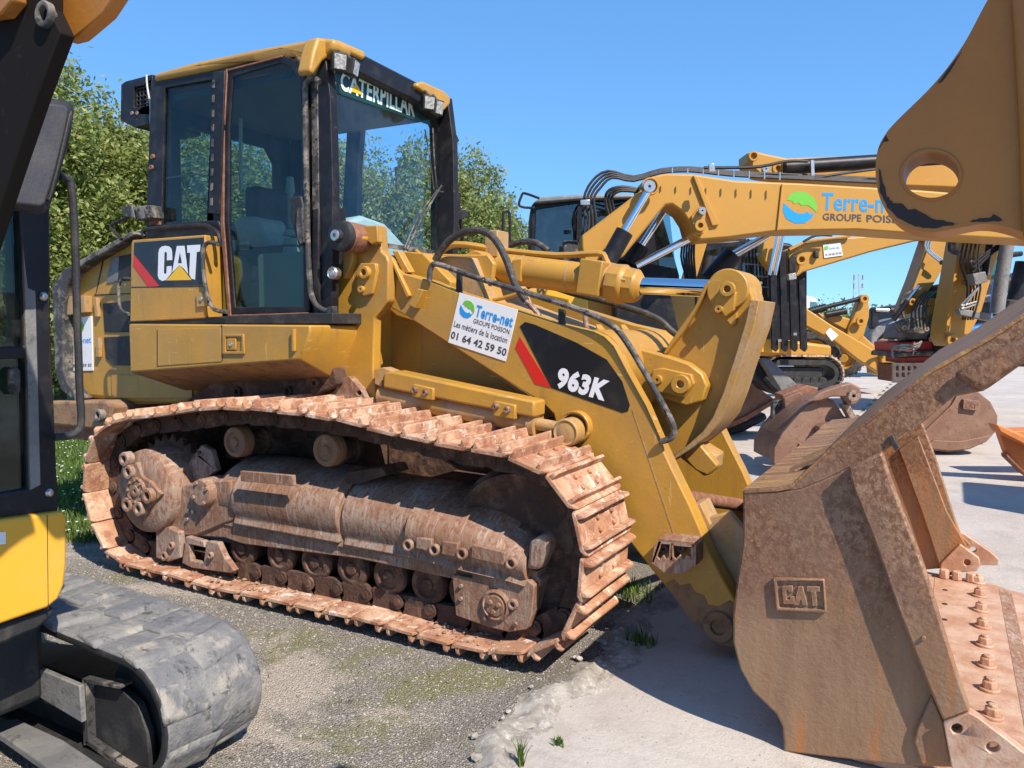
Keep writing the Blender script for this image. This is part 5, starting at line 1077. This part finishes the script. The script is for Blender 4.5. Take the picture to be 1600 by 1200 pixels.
VP('compactor_disc', [(1400,550),(1466,548),(1470,556),(1398,558)], 14.3, 1.0, 'worn_black', cp, .03)
VP('compactor_frame', [(1415,558),(1462,556),(1462,566),(1415,568)], 14.4, .8, 'red_paint', cp, .02)
hls = [[(1400+9*i,572+10*j),(1405+9*i,572+10*j),(1405+9*i,579+10*j),(1400+9*i,579+10*j)] for i in range(6) for j in range(2)]
surf('beige', (.45,.32,.24), [((.3,.2,.14), 5, .5, .7)], .8)
VP('perforated_base', [(1396,567),(1454,567),(1454,598),(1396,598)], 14.3, .06, 'beige', cp, .004, holes=hls); VP('base_core', [(1398,569),(1452,569),(1452,597),(1398,597)], 14.5, .7, 'rust_brown', cp, .02)
for k in range(3): vhose('hydraulic_hose', [(1396,560),(1394,545),(1402,540+k*3),(1430,538+k*4),(1440,533)], 14.2, 1.6, 'grey_steel', cp)
# track with individual shoes
def crawler(parent, u0, u1, v0, v1, d, wdt, n):
    a, b = VF.un(u0, v0, y=d), VF.un(u1, v1, y=d); r = (a.z-b.z)/2; zc = b.z+r; x0, x1 = a.x+r, b.x-r
    body = MB(); P = []
    for k in range(13): t = math.pi/2+math.pi*k/12; P.append((x0+math.cos(t)*r*.85, zc+math.sin(t)*r*.85))
    for k in range(13): t = -math.pi/2+math.pi*k/12; P.append((x1+math.cos(t)*r*.85, zc+math.sin(t)*r*.85))
    inner = [((x-(x0+x1)/2)*.88+(x0+x1)/2, (z-zc)*.6+zc) for x, z in P]
    body.prism([VF.w(x, d+.05, z) for x, z in P], VF.ey*wdt*.9, [[VF.w(x, d+.05, z) for x, z in inner]])
    tk = body.build('crawler_track', 'black_rough', parent, .01)
    body = MB(); body.box((x0,d+.15,zc-r*.4), (x1,d+wdt,zc+r*.35), VF)
    for k in range(6): c = x0+(x1-x0)*k/5; body.cyl(VF.w(c,d+.1,zc-r*.45), VF.w(c,d+.3,zc-r*.45), r*.25, n=12)
    body.build('track_frame', 'black_rough', tk, .01)
    per = 2*(x1-x0)+2*math.pi*r
    for i in range(n):
        s = per*i/n
        if s < x1-x0: x, z, tx, tz = x0+s, zc+r, 1, 0
        elif s < x1-x0+math.pi*r: t = math.pi/2-(s-(x1-x0))/r; x, z, tx, tz = x1+r*math.cos(t), zc+r*math.sin(t), math.sin(t), -math.cos(t)
        elif s < 2*(x1-x0)+math.pi*r: q = s-(x1-x0)-math.pi*r; x, z, tx, tz = x1-q, zc-r, -1, 0
        else: t = -math.pi/2-(s-2*(x1-x0)-math.pi*r)/r; x, z, tx, tz = x0+r*math.cos(t), zc+r*math.sin(t), math.sin(t), -math.cos(t)
        h = per/n*.46; m_ = MB(); N = (-tz, tx); P = []
        for s_, q in ((-h,0),(h,0),(h,-.03),(h*.2,-.03),(0,-.055),(-h*.2,-.03),(-h,-.03)): P.append(VF.w(x+tx*s_-N[0]*q, d, z+tz*s_-N[1]*q))
        m_.prism(P, VF.ey*wdt); m_.build('track_shoe', 'track_far', tk)
surf('track_far', (.62,.46,.34), [((.10,.08,.06), 10, .45, .6)], .8)
crawler(EB, 1196, 1316, 557, 612, 15.0, .55, 44)
# ---- wheel loader
def tyre(parent, u, v, d, rpx, wdt, yaw=.5):
    c = VF.w(*VF.un(u, v, y=d)); R = rpx/F*d; ax = (VF.ey+VF.ex*yaw).normalized(); mb = MB()
    mb.lathe(c, ax, [(0,R*.55),(-.02,R*.62),(.0,R*.88),(.05,R*.95),(.1,R*.97),(wdt-.1,R*.97),(wdt-.05,R*.95),(wdt,R*.88),(wdt,R*.55)], 36)
    o = mb.build('wheel', 'tyre', parent); x = ax.orthogonal().normalized(); y = ax.cross(x)
    for k in range(22):
        a = 2*math.pi*k/22; rr_ = x*math.cos(a)+y*math.sin(a); tt = ax.cross(rr_); rot = Matrix((rr_, tt, ax)).transposed()
        mb = MB(); mb.obox(c+rr_*R*.97+ax*wdt*.5*(.55 if k%2 else 1.45), (R*.12, R*.13, wdt*.55), rot); mb.build('tread_lug', 'tyre', o, 0)
    mb = MB(); mb.lathe(c, ax, [(.02,.001),(.02,R*.2),(.10,R*.25),(.12,R*.45),(.0,R*.55)], 24); mb.build('rim', 'yellow_far', o); return o
WL = thing('wheel_loader', vbase(1290, 19), 'yellow wheel loader with big tyre and lowered lift arm, beyond the barred excavator', 'wheel loader')
tyre(WL, 1272,552,18.6,38,.6); tyre(WL, 1318,560,20.5,30,.6)
VP('body', [(1180,470),(1262,480),(1300,530),(1290,560),(1180,560)], 19.4, 1.6, 'yellow_far', WL, .05)
aW = VP('lift_arm', [(1255,478),(1300,508),(1350,537),(1381,557),(1391,588),(1375,584),(1340,562),(1303,533),(1256,508)], 18.0, .2, 'yellow_far', WL, .03)
VP('lift_arm', [(1275,486),(1310,505),(1345,520),(1372,545),(1392,556),(1396,575),(1350,550),(1300,518)], 19.2, .2, 'yellow_far', WL, .03)
VP('tilt_lever', [(1344,464),(1350,460),(1357,464),(1359,480),(1358,497),(1350,525),(1338,537),(1322,530),(1326,512),(1337,487)], 18.5, .25, 'yellow_far', WL, .03)
for u, v in ((1350,467),(1344,502)): vboss('boom_pin', u, v, 18.4, 7, 'yellow_far', WL)
VP('cross_frame', [(1300,490),(1335,500),(1330,520),(1310,510),(1290,500)], 18.6, .4, 'yellow_far', WL, .03)
vrod('ram_barrel', (1265,487), (1290,480), 18.5, 6, 'black_paint', WL); vrod('ram_rod', (1290,480), (1347,466), 18.5, 3.5, 'black_paint', WL); vrod('ram_barrel', (1290,492), (1322,486), 18.5, 5, 'black_paint', WL)
VP('coupler', [(1376,552),(1398,546),(1408,552),(1402,570),(1394,590),(1378,586)], 17.9, .8, 'yellow_far', WL, .03)
VP('arm_notice', [(1290,520),(1297,512),(1310,524),(1300,533)], 17.98, .02, 'white_sign', aW, 0)
VP('coupler_hook', [(1385,545),(1390,532),(1402,528),(1404,536),(1396,548)], 18.0, .6, 'yellow_far', WL, .03)
VP('cab', [(1228,452),(1256,456),(1262,500),(1228,500)], 19.5, 1.2, 'black_paint', WL, .05)
# ---- dark loader behind
DL = thing('wheel_loader', vbase(1370, 24), 'dark grey loader with big tyres behind the yellow wheel loader arm', 'wheel loader')
tyre(DL, 1350,545,24,26,.5); tyre(DL, 1386,536,25,30,.5)
VP('mudguard', [(1360,540),(1362,520),(1375,505),(1402,496),(1412,502),(1408,512),(1385,516),(1372,530),(1368,542)], 23.4, .7, 'grey_steel', DL, .04)
VP('guard_label', [(1388,506),(1402,499),(1405,506),(1391,513)], 23.36, .02, 'white_sign', DL, 0)
VP('lever', [(1362,486),(1368,479),(1373,486),(1374,505),(1366,515),(1361,510)], 23.2, .3, 'black_paint', DL, .04)
vrod('ram_barrel', (1390,485), (1412,487), 23.2, 6, 'black_paint', DL); vrod('ram_rod', (1368,484), (1392,485), 23.2, 3, 'steel', DL)
VP('body', [(1400,480),(1470,470),(1480,540),(1400,530)], 23.6, 1.8, 'black_rough', DL, .1)
WT = thing('telehandler', vbase(1268, 30), 'small white vehicle cab with roof lamps just above the yellow wheel loader', 'vehicle')
VP('cab', [(1256,464),(1262,462),(1276,465),(1281,476),(1281,540),(1256,540)], 30, 1.6, 'white_sign', WT, .1); VP('window', [(1266,471),(1279,472),(1279,484),(1266,484)], 29.97, .02, 'ex_glass', WT, 0)
# ---- machine with blue ladder at the right
BL = thing('excavator', vbase(1560, 13.5), 'dark machine with teal cab windows and a blue access ladder at the right edge', 'excavator')
VP('cab', [(1470,470),(1478,432),(1494,400),(1512,396),(1500,520),(1472,520)], 13.5, .06, 'black_rough', BL, .01, holes=[[(1478,468),(1482,440),(1496,408),(1506,406),(1498,480),(1480,488)]]); VP('window', [(1480,442),(1494,408),(1506,404),(1500,500),(1481,505)], 13.48, .01, 'teal_glass', BL, 0)
VP('house', [(1528,440),(1640,420),(1640,520),(1520,520)], 13.5, 1.8, 'black_rough', BL, .08); VP('window', [(1530,405),(1560,400),(1560,438),(1532,440)], 13.6, .02, 'teal_glass', BL, 0); VP('roof', [(1526,398),(1600,392),(1600,400),(1526,406)], 13.5, 1.2, 'black_paint', BL, .03)
VP('walkway', [(1528,462),(1600,456),(1600,466),(1528,474)], 13.2, .3, 'grey_steel', BL, .02)
ld = MB()
for u in (1552,1571):
    ld.cyl(VF.w(*VF.un(u,440,y=13)), VF.w(*VF.un(u-6,520,y=13)), .025, n=6)
for k in range(8): ld.cyl(VF.w(*VF.un(1552-k*.6,442+k*9,y=13)), VF.w(*VF.un(1571-k*.6,442+k*9,y=13)), .018, n=6)
ld.build('ladder', 'blue_paint', BL)
VP('undercarriage', [(1500,520),(1640,520),(1640,575),(1510,570)], 13.4, 1.8, 'black_rough', BL, .1)
VP('belly', [(1515,512),(1545,505),(1545,530),(1520,535)], 13.0, .3, 'blue_paint', BL, .03)
# ---- more lifting gear in the row
vrod('ram_barrel', (1418,470), (1396,500), 14.6, 4, 'black_paint', EB); vrod('ram_rod', (1436,446), (1418,470), 14.6, 2.2, 'chrome', EB)
VP('coupler', [(1404,506),(1424,496),(1440,500),(1452,512),(1444,522),(1416,520)], 14.2, .3, 'worn_black', cp, .02)
for u, v in ((1412,512),(1428,505),(1446,514),(1455,530)): vboss('link_pin', u, v, 14.1, 4, 'bare_bolt', cp, .3)
for k in range(5): vhose('hydraulic_hose', [(1428+k*5,512),(1424+k*6,490-k*4),(1432+k*7,470-k*3),(1446+k*5,455)], 14.0-.05*k, 1.3, 'black_rough', cp)
for k in range(4): vhose('hydraulic_hose', [(1386+k*3,560),(1384+k*2,540),(1392+k*3,528),(1406,524+k*3)], 17.6, 1.1, 'black_rough', WL)
for k in range(5): vhose('hydraulic_hose', [(1508+k*6,372),(1500+k*7,410),(1512+k*5,452),(1504+k*4,500)], 10.35-.04*k, 1.5, 'black_rough', s2)
vrod('ram_barrel', (1548,372), (1538,430), 10.3, 5, 'black_paint', EA); VP('valve_block', [(1520,428),(1540,424),(1544,440),(1524,446)], 10.15, .15, 'grey_steel', s2, .01)
VP('arm_rib', [(1500,368),(1506,368),(1482,520),(1477,520)], 10.45, .06, 'yellow_far', s2, .005)
VP('arm_rib', [(1455,376),(1460,376),(1420,480),(1416,478)], 14.95, .06, 'yellow_far', sB2, .005)
for k, (u, v) in enumerate(((1182,395),(1186,440),(1180,490),(1216,530),(1240,520))): VP('guard_clip', [(u,v),(u+5,v),(u+5,v+4),(u,v+4)], 14.35, .04, 'steel', EB, 0)
VP('headlamp', [(1232,428),(1244,426),(1245,436),(1233,438)], 14.2, .1, 'lens', EB, .01)
# ---- black tilting coupler block behind the near excavator bucket
CB = thing('excavator_coupler', vbase(1215, 10.3), 'black hydraulic coupler with a pale top face lying behind the brown bucket with linkage', 'coupler')
VP('coupler_body', [(1167,566),(1178,560),(1192,564),(1230,600),(1222,620),(1200,612),(1180,590)], 10.3, .5, 'black_paint', CB, .04)
VP('coupler_lid', [(1190,562),(1203,561),(1250,605),(1222,612)], 10.1, .25, 'grey_steel', CB, .01)
vboss('coupler_pin', 1170,567, 10.2, 8, 'steel', CB, .5)
vrod('coupler_rod', (1195,590),(1216,612), 10.05, 4, 'black_paint', CB)
# ---- excavator buckets on the yard
EK = thing('excavator_bucket', vbase(1270, 8.3), 'brown excavator bucket with hinge linkage, tipped on the concrete behind the yellow lift arm', 'bucket')
kb = VP('side_plate', [(1209,722),(1210,700),(1222,678),(1241,656),(1258,636),(1275,625),(1290,620),(1303,626),(1319,650),(1400,690),(1400,735),(1320,765),(1240,768),(1218,750)], 8.0, .06, 'far_rust', EK, .01)
VP('side_plate', [(1209,722),(1210,700),(1222,678),(1241,656),(1258,636),(1275,625),(1290,620),(1303,626),(1319,650),(1400,690),(1400,735),(1320,765),(1240,768),(1218,750)], 8.75, .06, 'far_rust', EK, .01)
mb = MB(); arc_ = [(1209,722),(1210,700),(1222,678),(1241,656),(1258,636),(1275,625),(1290,620),(1303,626)]; arc2 = [(1215,722),(1216,702),(1227,681),(1246,660),(1262,641),(1277,630),(1289,626),(1300,632)]
PLm(mb, arc_+arc2[::-1], 8.05, 8.74, VF); mb.build('back_shell', 'far_rust', EK, .005)
ek = VP('emblem_plate', [(1249,693),(1276,694),(1277,714),(1251,713)], 7.97, .03, 'far_rust', kb, .004)
TX('emblem_lettering', 'CAT', [(1253,710),(1274,711),(1273,698),(1252,697)], 7.965, ek, 'rust_brown', .02, fr=VF)
VP('linkage', [(1262,628),(1284,612),(1306,604),(1330,598),(1345,606),(1347,620),(1338,632),(1326,634),(1318,620),(1300,620),(1284,626)], 7.9, .12, 'far_rust', EK, .015); vboss('link_pin', 1331,618, 7.85, 9, 'bare_bolt', EK, .3)
VP('linkage', [(1280,668),(1290,662),(1328,660),(1322,668),(1300,672),(1296,690),(1284,694)], 7.85, .14, 'far_rust', EK, .01)
VP('linkage', [(1316,632),(1328,632),(1340,654),(1330,658)], 7.9, .1, 'bare_bolt', EK, .01)
up = VP('coupler_plate', [(1208,628),(1222,624),(1230,640),(1228,660),(1237,681),(1204,684)], 8.6, .08, 'worn_black', EK, .01, holes=[circ(1219,632,3)])
VP('coupler_plate', [(1225,622),(1250,612),(1262,625),(1255,650),(1247,665),(1236,672),(1229,652)], 8.5, .08, 'far_rust', EK, .01); vboss('link_pin', 1241,650, 8.45, 10, 'bare_bolt', EK, .4)
VP('coupler_bar', [(1222,618),(1262,602),(1280,606),(1276,616),(1240,630),(1226,630)], 8.6, .3, 'rust_brown', EK, .02)
EC = thing('excavator_bucket', vbase(1500, 9.8), 'round brown excavator bucket with cast emblem lying on the sunlit concrete', 'bucket')
oc = [(1437,690),(1425,660),(1440,630),(1470,612),(1500,606),(1530,613),(1548,628),(1559,650),(1558,672),(1542,690),(1515,702),(1485,706),(1445,703)]
kc = VP('side_plate', oc, 9.5, .06, 'far_rust', EC, .01)
mb = MB(); i2 = [((u-1495)*.95+1495, (v-655)*.95+655) for u, v in oc[3:]]
PLm(mb, oc[3:]+i2[::-1], 9.55, 10.4, VF); mb.build('back_shell', 'far_rust', EC, .006); VP('side_plate', oc, 10.4, .06, 'far_rust', EC, .01)
VP('side_strake', [(1445,700),(1460,688),(1500,690),(1530,684),(1548,680),(1540,690),(1515,701),(1485,704)], 9.46, .04, 'far_rust', kc, .006)
VP('side_strake', [(1437,690),(1475,650),(1494,628),(1500,618),(1497,616),(1488,632),(1470,650),(1434,684)], 9.46, .04, 'far_rust', kc, .006)
em2 = VP('emblem_plate', [(1506,624),(1531,627),(1529,642),(1505,639)], 9.45, .05, 'far_rust', kc, .004)
TX('emblem_lettering', 'CAT', [(1509,637),(1526,639),(1527,630),(1510,627)], 9.445, em2, 'rust_brown', .02, fr=VF)
OF = thing('steel_fork', vbase(1600, 7.6), 'orange steel fork tip at the right edge, beyond the bucket floor', 'attachment')
VP('fork_plate', [(1557,663),(1563,664),(1600,680),(1700,720),(1700,800),(1600,735),(1573,709)], 7.9, .08, 'orange_paint', OF, .01)
VP('fork_rib', [(1557,663),(1570,668),(1700,730),(1700,745),(1563,675)], 7.75, .15, 'orange_paint', OF, .01); VP('fork_bar', [(1580,674),(1700,672),(1700,700),(1600,690)], 8.1, .3, 'orange_paint', OF, .01)
VP('fork_edge', [(1573,709),(1600,735),(1700,800),(1700,806),(1600,740),(1574,715)], 7.85, .1, 'rust_brown', OF, .005)
# ================================================================== NEAR MACHINE AT THE RIGHT (only its arm end enters the view)
RA = thing('excavator', (5.0,1.5,0), 'excavator seen only by its shaded orange arm end with a round pin hole, top right', 'excavator')
YE = -1.95
ear = [(1580,-60),(1543,0),(1505,70),(1462,128),(1400,190),(1382,212),(1371,236),(1368,270),(1372,300),(1382,325),(1400,345),(1425,358),(1458,363),(1500,356),(1545,350),(1600,363),(1680,400),(1760,440),(1900,440),(1900,-60)]
def smooth2(P, k=5, closed=False):
    o = []
    for i in range(len(P)-1):
        p0, p1, p2, p3 = [Vector(P[j]) for j in (max(i-1,0), i, i+1, min(i+2,len(P)-1))]
        o += [tuple(.5*((2*p1)+(p2-p0)*t+(2*p0-5*p1+4*p2-p3)*t*t+(3*p1-p0-3*p2+p3)*t**3)) for t in [q/k for q in range(k)]]
    return o+[P[-1]]
def ragged(P, a=1.6, k=4, seed=1):
    rr = random.Random(seed); o = []
    for i in range(len(P)):
        x0, y0 = P[i]; x1, y1 = P[(i+1)%len(P)]
        for q in range(k): o.append((x0+(x1-x0)*q/k+rr.uniform(-a,a), y0+(y1-y0)*q/k+rr.uniform(-a,a)))
    return o
ear = smooth2(ear[:-2])+ear[-2:]
hole = circ(1455,273,44,36,36)
e1 = PL('pin_ear', ear, YE, YE+.075, 'orange_shade', RA, 0, [hole])
hp_ = PX(LF, circ(1455,273,52,44,36), YE-.0); 
mb = MB(); mb.prism(PX(LF, circ(1455,273,49,41,36), YE-.002), (0,.002,0), [PX(LF, hole, YE-.002)]); mb.build('bore_ring', 'orange_shade', e1, .002)
surf('primer_dark', (.025,.018,.016), [((.06,.035,.025), 20, .5, .7)], .7)
chip = ragged([(1374,262),(1380,286),(1386,306),(1396,318),(1410,318),(1418,328),(1430,326),(1444,334),(1458,342),(1480,346),(1497,350),(1478,353),(1456,357),(1430,354),(1404,341),(1387,324),(1375,300)], 1.1, 4)
PL('bare_patch', chip, YE-.0008, YE, 'primer_dark', e1, 0)
PL('bare_patch', ragged([(1515,346),(1530,341),(1545,341),(1552,335),(1560,338),(1567,345),(1545,346)], .9, 3, 2), YE-.0008, YE, 'primer_dark', e1, 0)
PL('bare_patch', [(1465,130),(1472,121),(1478,112),(1503,80),(1498,88),(1484,112),(1472,128)], YE-.0008, YE, 'primer_dark', e1, 0)
PL('bare_patch', [(1371,236),(1384,212),(1389,220),(1380,222)], YE-.0008, YE, 'primer_dark', e1, 0)
mb = MB()
mb.prism([q+Vector((0,.38,0)) for q in PX(LF, ear, YE)], (0,.10,0), [[q+Vector((0,.38,0)) for q in PX(LF, hole, YE)]]) if False else None
PL('side_web', [(1586,-60),(1583,0),(1594,200),(1600,380),(1640,390),(1900,430),(1900,-60)], YE-.02, YE, 'orange_shade', e1, .01)
# unseen stick, boom and house, added to shade the ear and shadow the yard
mb = MB(); mb.prism([(2.93,-2.32,1.95),(3.4,-2.32,1.75),(5.6,-2.32,1.5),(6.0,-2.32,2.0),(4.6,-2.32,2.8),(3.4,-2.32,2.8),(3.08,-2.32,2.42)], (0,.28,0)); mb.build('stick', 'orange_shade', RA, .03)  # added out of view, outline set to keep the sun off the pin ear
mb = MB(); mb.box((5.6,-2.3,1.45), (6.0,4.4,1.85)); mb.build('boom', 'orange_shade', RA, .05)  # unseen, only links the added stick and house
mb = MB(); mb.box((4.75,4.1,.75), (7.8,5.3,2.1)); mb.build('house', 'orange_paint', RA, .1); mb = MB(); mb.box((4.8,4.2,.0), (7.8,4.7,.75)); mb.build('crawler_track', 'black_rough', RA, .1)  # added out of view, placed to cast the ground shadow at right
# ================================================================== MINI EXCAVATOR AT THE LEFT
ME = thing('mini_excavator', (-.2,-1.7,0), 'yellow mini excavator with black cab frame and grey rubber track, cut by the left edge', 'mini excavator')
XB = .30
def PB(name, pts, x, th, mat, parent=ME, bevel=.006, holes=(), **k):
    mb = MB(); mb.prism(PXx(pts, x), (-th,0,0), [PXx(h, x) for h in holes]); return mb.build(name, mat, parent, bevel, **k)
hs_ = PB('house', [(-500,905),(0,812),(98,799),(105,806),(105,880),(101,915),(92,936),(75,950),(0,976),(-500,1140)], XB, 1.0, 'yellow_bright', bevel=.03, seg=4)
PB('seam', [(73.5,805),(74.5,805),(76,952),(75,952)], XB+.0008, .01, 'black_rough', hs_, 0)
PB('label', [(-20,834),(9,831),(9,850),(-20,853)], XB+.002, .01, 'white_sign', hs_, 0)
TX_ = text_on('label_lettering', 'KG', PXx([(-3,848),(7,847),(7,836),(-3,837)], XB+.003), None, hs_, 'decal_grey', .02) if False else None
PB('swing_base', [(-500,1130),(0,975),(88,947),(86,962),(60,985),(0,1010),(-500,1200)], XB-.03, .9, 'black_rough', bevel=.02)
cb = PB('cab_frame', [(-500,250),(78,250),(80,500),(86,650),(92,800),(66,804),(-500,900)], XB-.03, .06, 'black_paint', bevel=.008, holes=[[(-460,300),(27,300),(34,420),(38,541),(-460,556)], [(-460,580),(40,560),(44,764),(-460,850)]])
PB('glass', [(-470,290),(30,290),(40,545),(-470,560)], XB-.05, .006, 'mini_glass', cb, 0); PB('glass', [(-470,575),(42,555),(47,768),(-470,860)], XB-.05, .006, 'mini_glass', cb, 0)
PB('rubber_seal', [(36,380),(44,450),(56,455),(60,600),(64,758),(48,766),(44,600),(38,440)], XB-.022, .02, 'grey_steel', cb, .003)
PB('latch', [(15,580),(20,574),(28,573),(33,580),(33,612),(28,618),(20,617),(15,610)], XB-.02, .02, 'worn_black', cb, .006)
for u, v in ((67,463),(76,770)):
    c = U(u, v, x=XB-.03); mb = MB(); mb.lathe(c, (1,0,0), [(-.01,.014),(.006,.014),(.012,.009),(.013,.001)], 16); mb.build('frame_bolt', 'steel', cb)
mb = MB(); mb.tube(PXx([(94,276),(104,279),(111,290),(116,350),(120,470),(124,600),(127,655),(122,673),(108,681),(84,683)], XB+.03), .0125, 10, sub=4); mb.build('handrail', 'black_rough', ME)
mb = MB(); mb.box((-.75,-3.4,.92), (-.70,-1.55,2.6)) if False else None
PB('rear_frame', [(-500,200),(45,200),(50,820),(-500,900)], -.65, .05, 'black_paint', cb, .01, holes=[[(-400,300),(15,300),(18,560),(-400,560)]]) 
mb = MB(); mb.box((-.45,-2.6,.95), (.0,-2.05,1.35)); mb.box((-.5,-2.6,1.35), (-.35,-2.05,2.0)); mb.build('seat', 'black_rough', ME, .05)
mi = PB('mirror', [(20,153),(87,153),(108,156),(118,161),(120,172),(115,208),(96,278),(83,320),(76,331),(66,334),(20,326)], .52, .05, 'black_rough', bevel=.018, seg=4)
PB('mirror_back', [(20,166),(80,161),(104,164),(109,172),(104,205),(86,275),(72,318),(64,323),(20,318)], .535, .02, 'plastic_grey', mi, .01, seg=3)
PB('mirror_ridge', [(112,172),(114,180),(100,240),(84,300),(78,315),(76,312),(92,252),(108,180)], .545, .02, 'black_rough', mi, .003)
# boom ear
YM = -2.1
bm_ = PL('boom', [(-400,-300),(60,-300),(100,-10),(100,20),(118,58),(80,160),(43,267),(0,397),(-60,560),(-400,700)], YM+.03, YM, 'dark_steel', ME, .003)
surf('dark_steel', (.03,.022,.02), [((.07,.05,.045), 40, .6, .75)], .7) if 'dark_steel' not in M else None
PL('boom_plate', [(40,-300),(330,-300),(203,0),(183,30),(150,58),(140,66),(124,70),(116,62),(104,30),(60,-20)], YM+.08, YM+.05, 'orange_shade', ME, .004)
PL('boom_plate', [(-400,-300),(30,-300),(18,0),(0,22),(-400,80)], YM-.03, YM, 'orange_shade', ME, .004)
boss('boom_pin', 75,24,YM,21,.012,'worn_black', bm_, hole=.62)
# rubber track
bp_ = [(62,997),(156,1031),(203,1056),(237,1100),(256,1147),(259,1200)]
MY0, MY1 = -1.40, -.99
top_z = .455
TPm = []
xc, zc, rc = .375, .235, .225; xr_ = -1.25
for k in range(13): a = math.pi/2-math.pi*k/12; TPm.append((xc+.06+math.cos(a)*rc*1.0, zc+math.sin(a)*rc*.98))
for x in (0.0,-.3,-.6,-.9): TPm.append((x, .015))
for k in range(13): a = -math.pi/2-math.pi*k/12; TPm.append((xr_+math.cos(a)*rc, zc+math.sin(a)*rc))
for x in (-.9,-.6,-.3,0.0): TPm.append((x, .478))
ctr = Vector((-.5,.24)); outp = [Vector(q) for q in TPm]
def inset(P, d):
    o = []
    for i in range(len(P)):
        t = (P[(i+1)%len(P)]-P[i-1]).normalized(); nn = Vector((t.y, -t.x)); o.append(P[i]+nn*d)
    return o
inn = inset(outp, .035)
if (inn[0]-ctr).length > (outp[0]-ctr).length: inn = inset(outp, -.035)
mb = MB(); n = len(outp)
V = [(p.x, MY0, p.y) for p in outp]+[(p.x, MY1, p.y) for p in outp]+[(p.x, MY0, p.y) for p in inn]+[(p.x, MY1, p.y) for p in inn]
Fs = []
for i in range(n):
    j = (i+1)%n; Fs += [(i,j,j+n,i+n),(i+2*n,i+3*n,j+3*n,j+2*n),(i,i+2*n,j+2*n,j),(i+n,j+n,j+3*n,i+3*n)]
mb.add(V, [f for i_, f in enumerate(Fs) if i_%4 == 0], 0); mb.add(V, [f for i_, f in enumerate(Fs) if i_%4], 1); belt = mb.build('rubber_track', ['rubber_track', 'black_rough'], ME, .012, 3)
S2 = closed_resample([(p.x, p.y) for p in outp], 42, .2)
lug = []
for a_ in range(3):
    m_ = MB(); j = lambda s=.006: rnd.uniform(-s, s)
    m_.hexa([Vector(q) for q in ((-.062+j(),0,-.012),(.062+j(),0,-.012),(-.062+j(),.235,-.012),(.062+j(),.235,-.012),(-.046+j(),.006,.013+j(.003)),(.046+j(),.004,.013+j(.003)),(-.040+j(),.20+j(.02),.011+j(.003)),(.044+j(),.21+j(.02),.012+j(.003)))])
    lug.append(m_.build('track_lug', 'rubber_track', None, .009, 2)); 
used = [False]*3
off = Vector((-.2,-1.7,0))
for i, (p, t, st) in enumerate(S2):
    nn = Vector((t.y, -t.x)); 
    if (p+nn*.1-ctr).length < (p-ctr).length: nn = -nn
    if p.y > .2 or p.x > .1 or True:
        k = i % 3; o = lug[k] if not used[k] else lug[k].copy()
        if used[k]: COL.objects.link(o)
        used[k] = True; o.parent = belt; side = i % 2
        yb = (MY0 if side == 0 else MY1-.235)
        sk = .25 if side == 0 else -.25
        o.matrix_local = Matrix(((t.x*1.15,sk*t.x,nn.x,p.x+.2),(0,1,0,yb+1.7),(t.y*1.15,sk*t.y,nn.y,p.y),(0,0,0,1)))
mb = MB()
tf = PL('track_frame', [(-200,1010),(60,1040),(130,1066),(187,1072),(219,1100),(234,1147),(240,1215),(180,1230),(134,1162),(-200,1100)], -1.32, -1.10, 'black_rough', ME, .012)
PL('frame_cover', [(133,1066),(187,1076),(215,1102),(230,1147),(234,1205),(195,1202),(137,1160)], -1.35, -1.32, 'black_rough', tf, .004)
for q in ([(128,1060),(134,1062),(138,1163),(130,1166)], [(130,1160),(138,1158),(200,1200),(240,1226),(228,1226),(190,1204)], [(128,1060),(187,1072),(187,1077),(130,1067)]): PL('cover_edge', q, -1.38, -1.33, 'worn_black', tf, .002)
PL('cross_beam', [(36,1042),(44,1038),(124,1072),(128,1130),(48,1082)], -1.42, -1.40, 'grey_steel', ME, .004)
mb = MB(); mb.prism([U(*q, z=.10) for q in [(-120,1135),(-60,1126),(28,1123),(100,1156),(160,1196),(220,1245),(130,1245),(60,1188),(0,1146)]], (0,0,-.03)); mb.build('blade_arm', 'grey_steel', ME, .006)
mb = MB(); mb.cyl((.40,-1.3,.235), (.40,-1.1,.235), .17, n=28); mb.build('idler', 'black_rough', tf)
mb = MB(); mb.box((-1.1,-2.5,.2), (.0,-1.4,.5)); mb.build('centre_frame', 'black_rough', ME, .03)
for c in list(belt.children)[:0]: pass
fb = belt.copy(); COL.objects.link(fb); fb.location = (0,-1.35,0)
for ch in list(belt.children):
    c = ch.copy(); COL.objects.link(c); c.parent = fb; c.matrix_local = ch.matrix_local
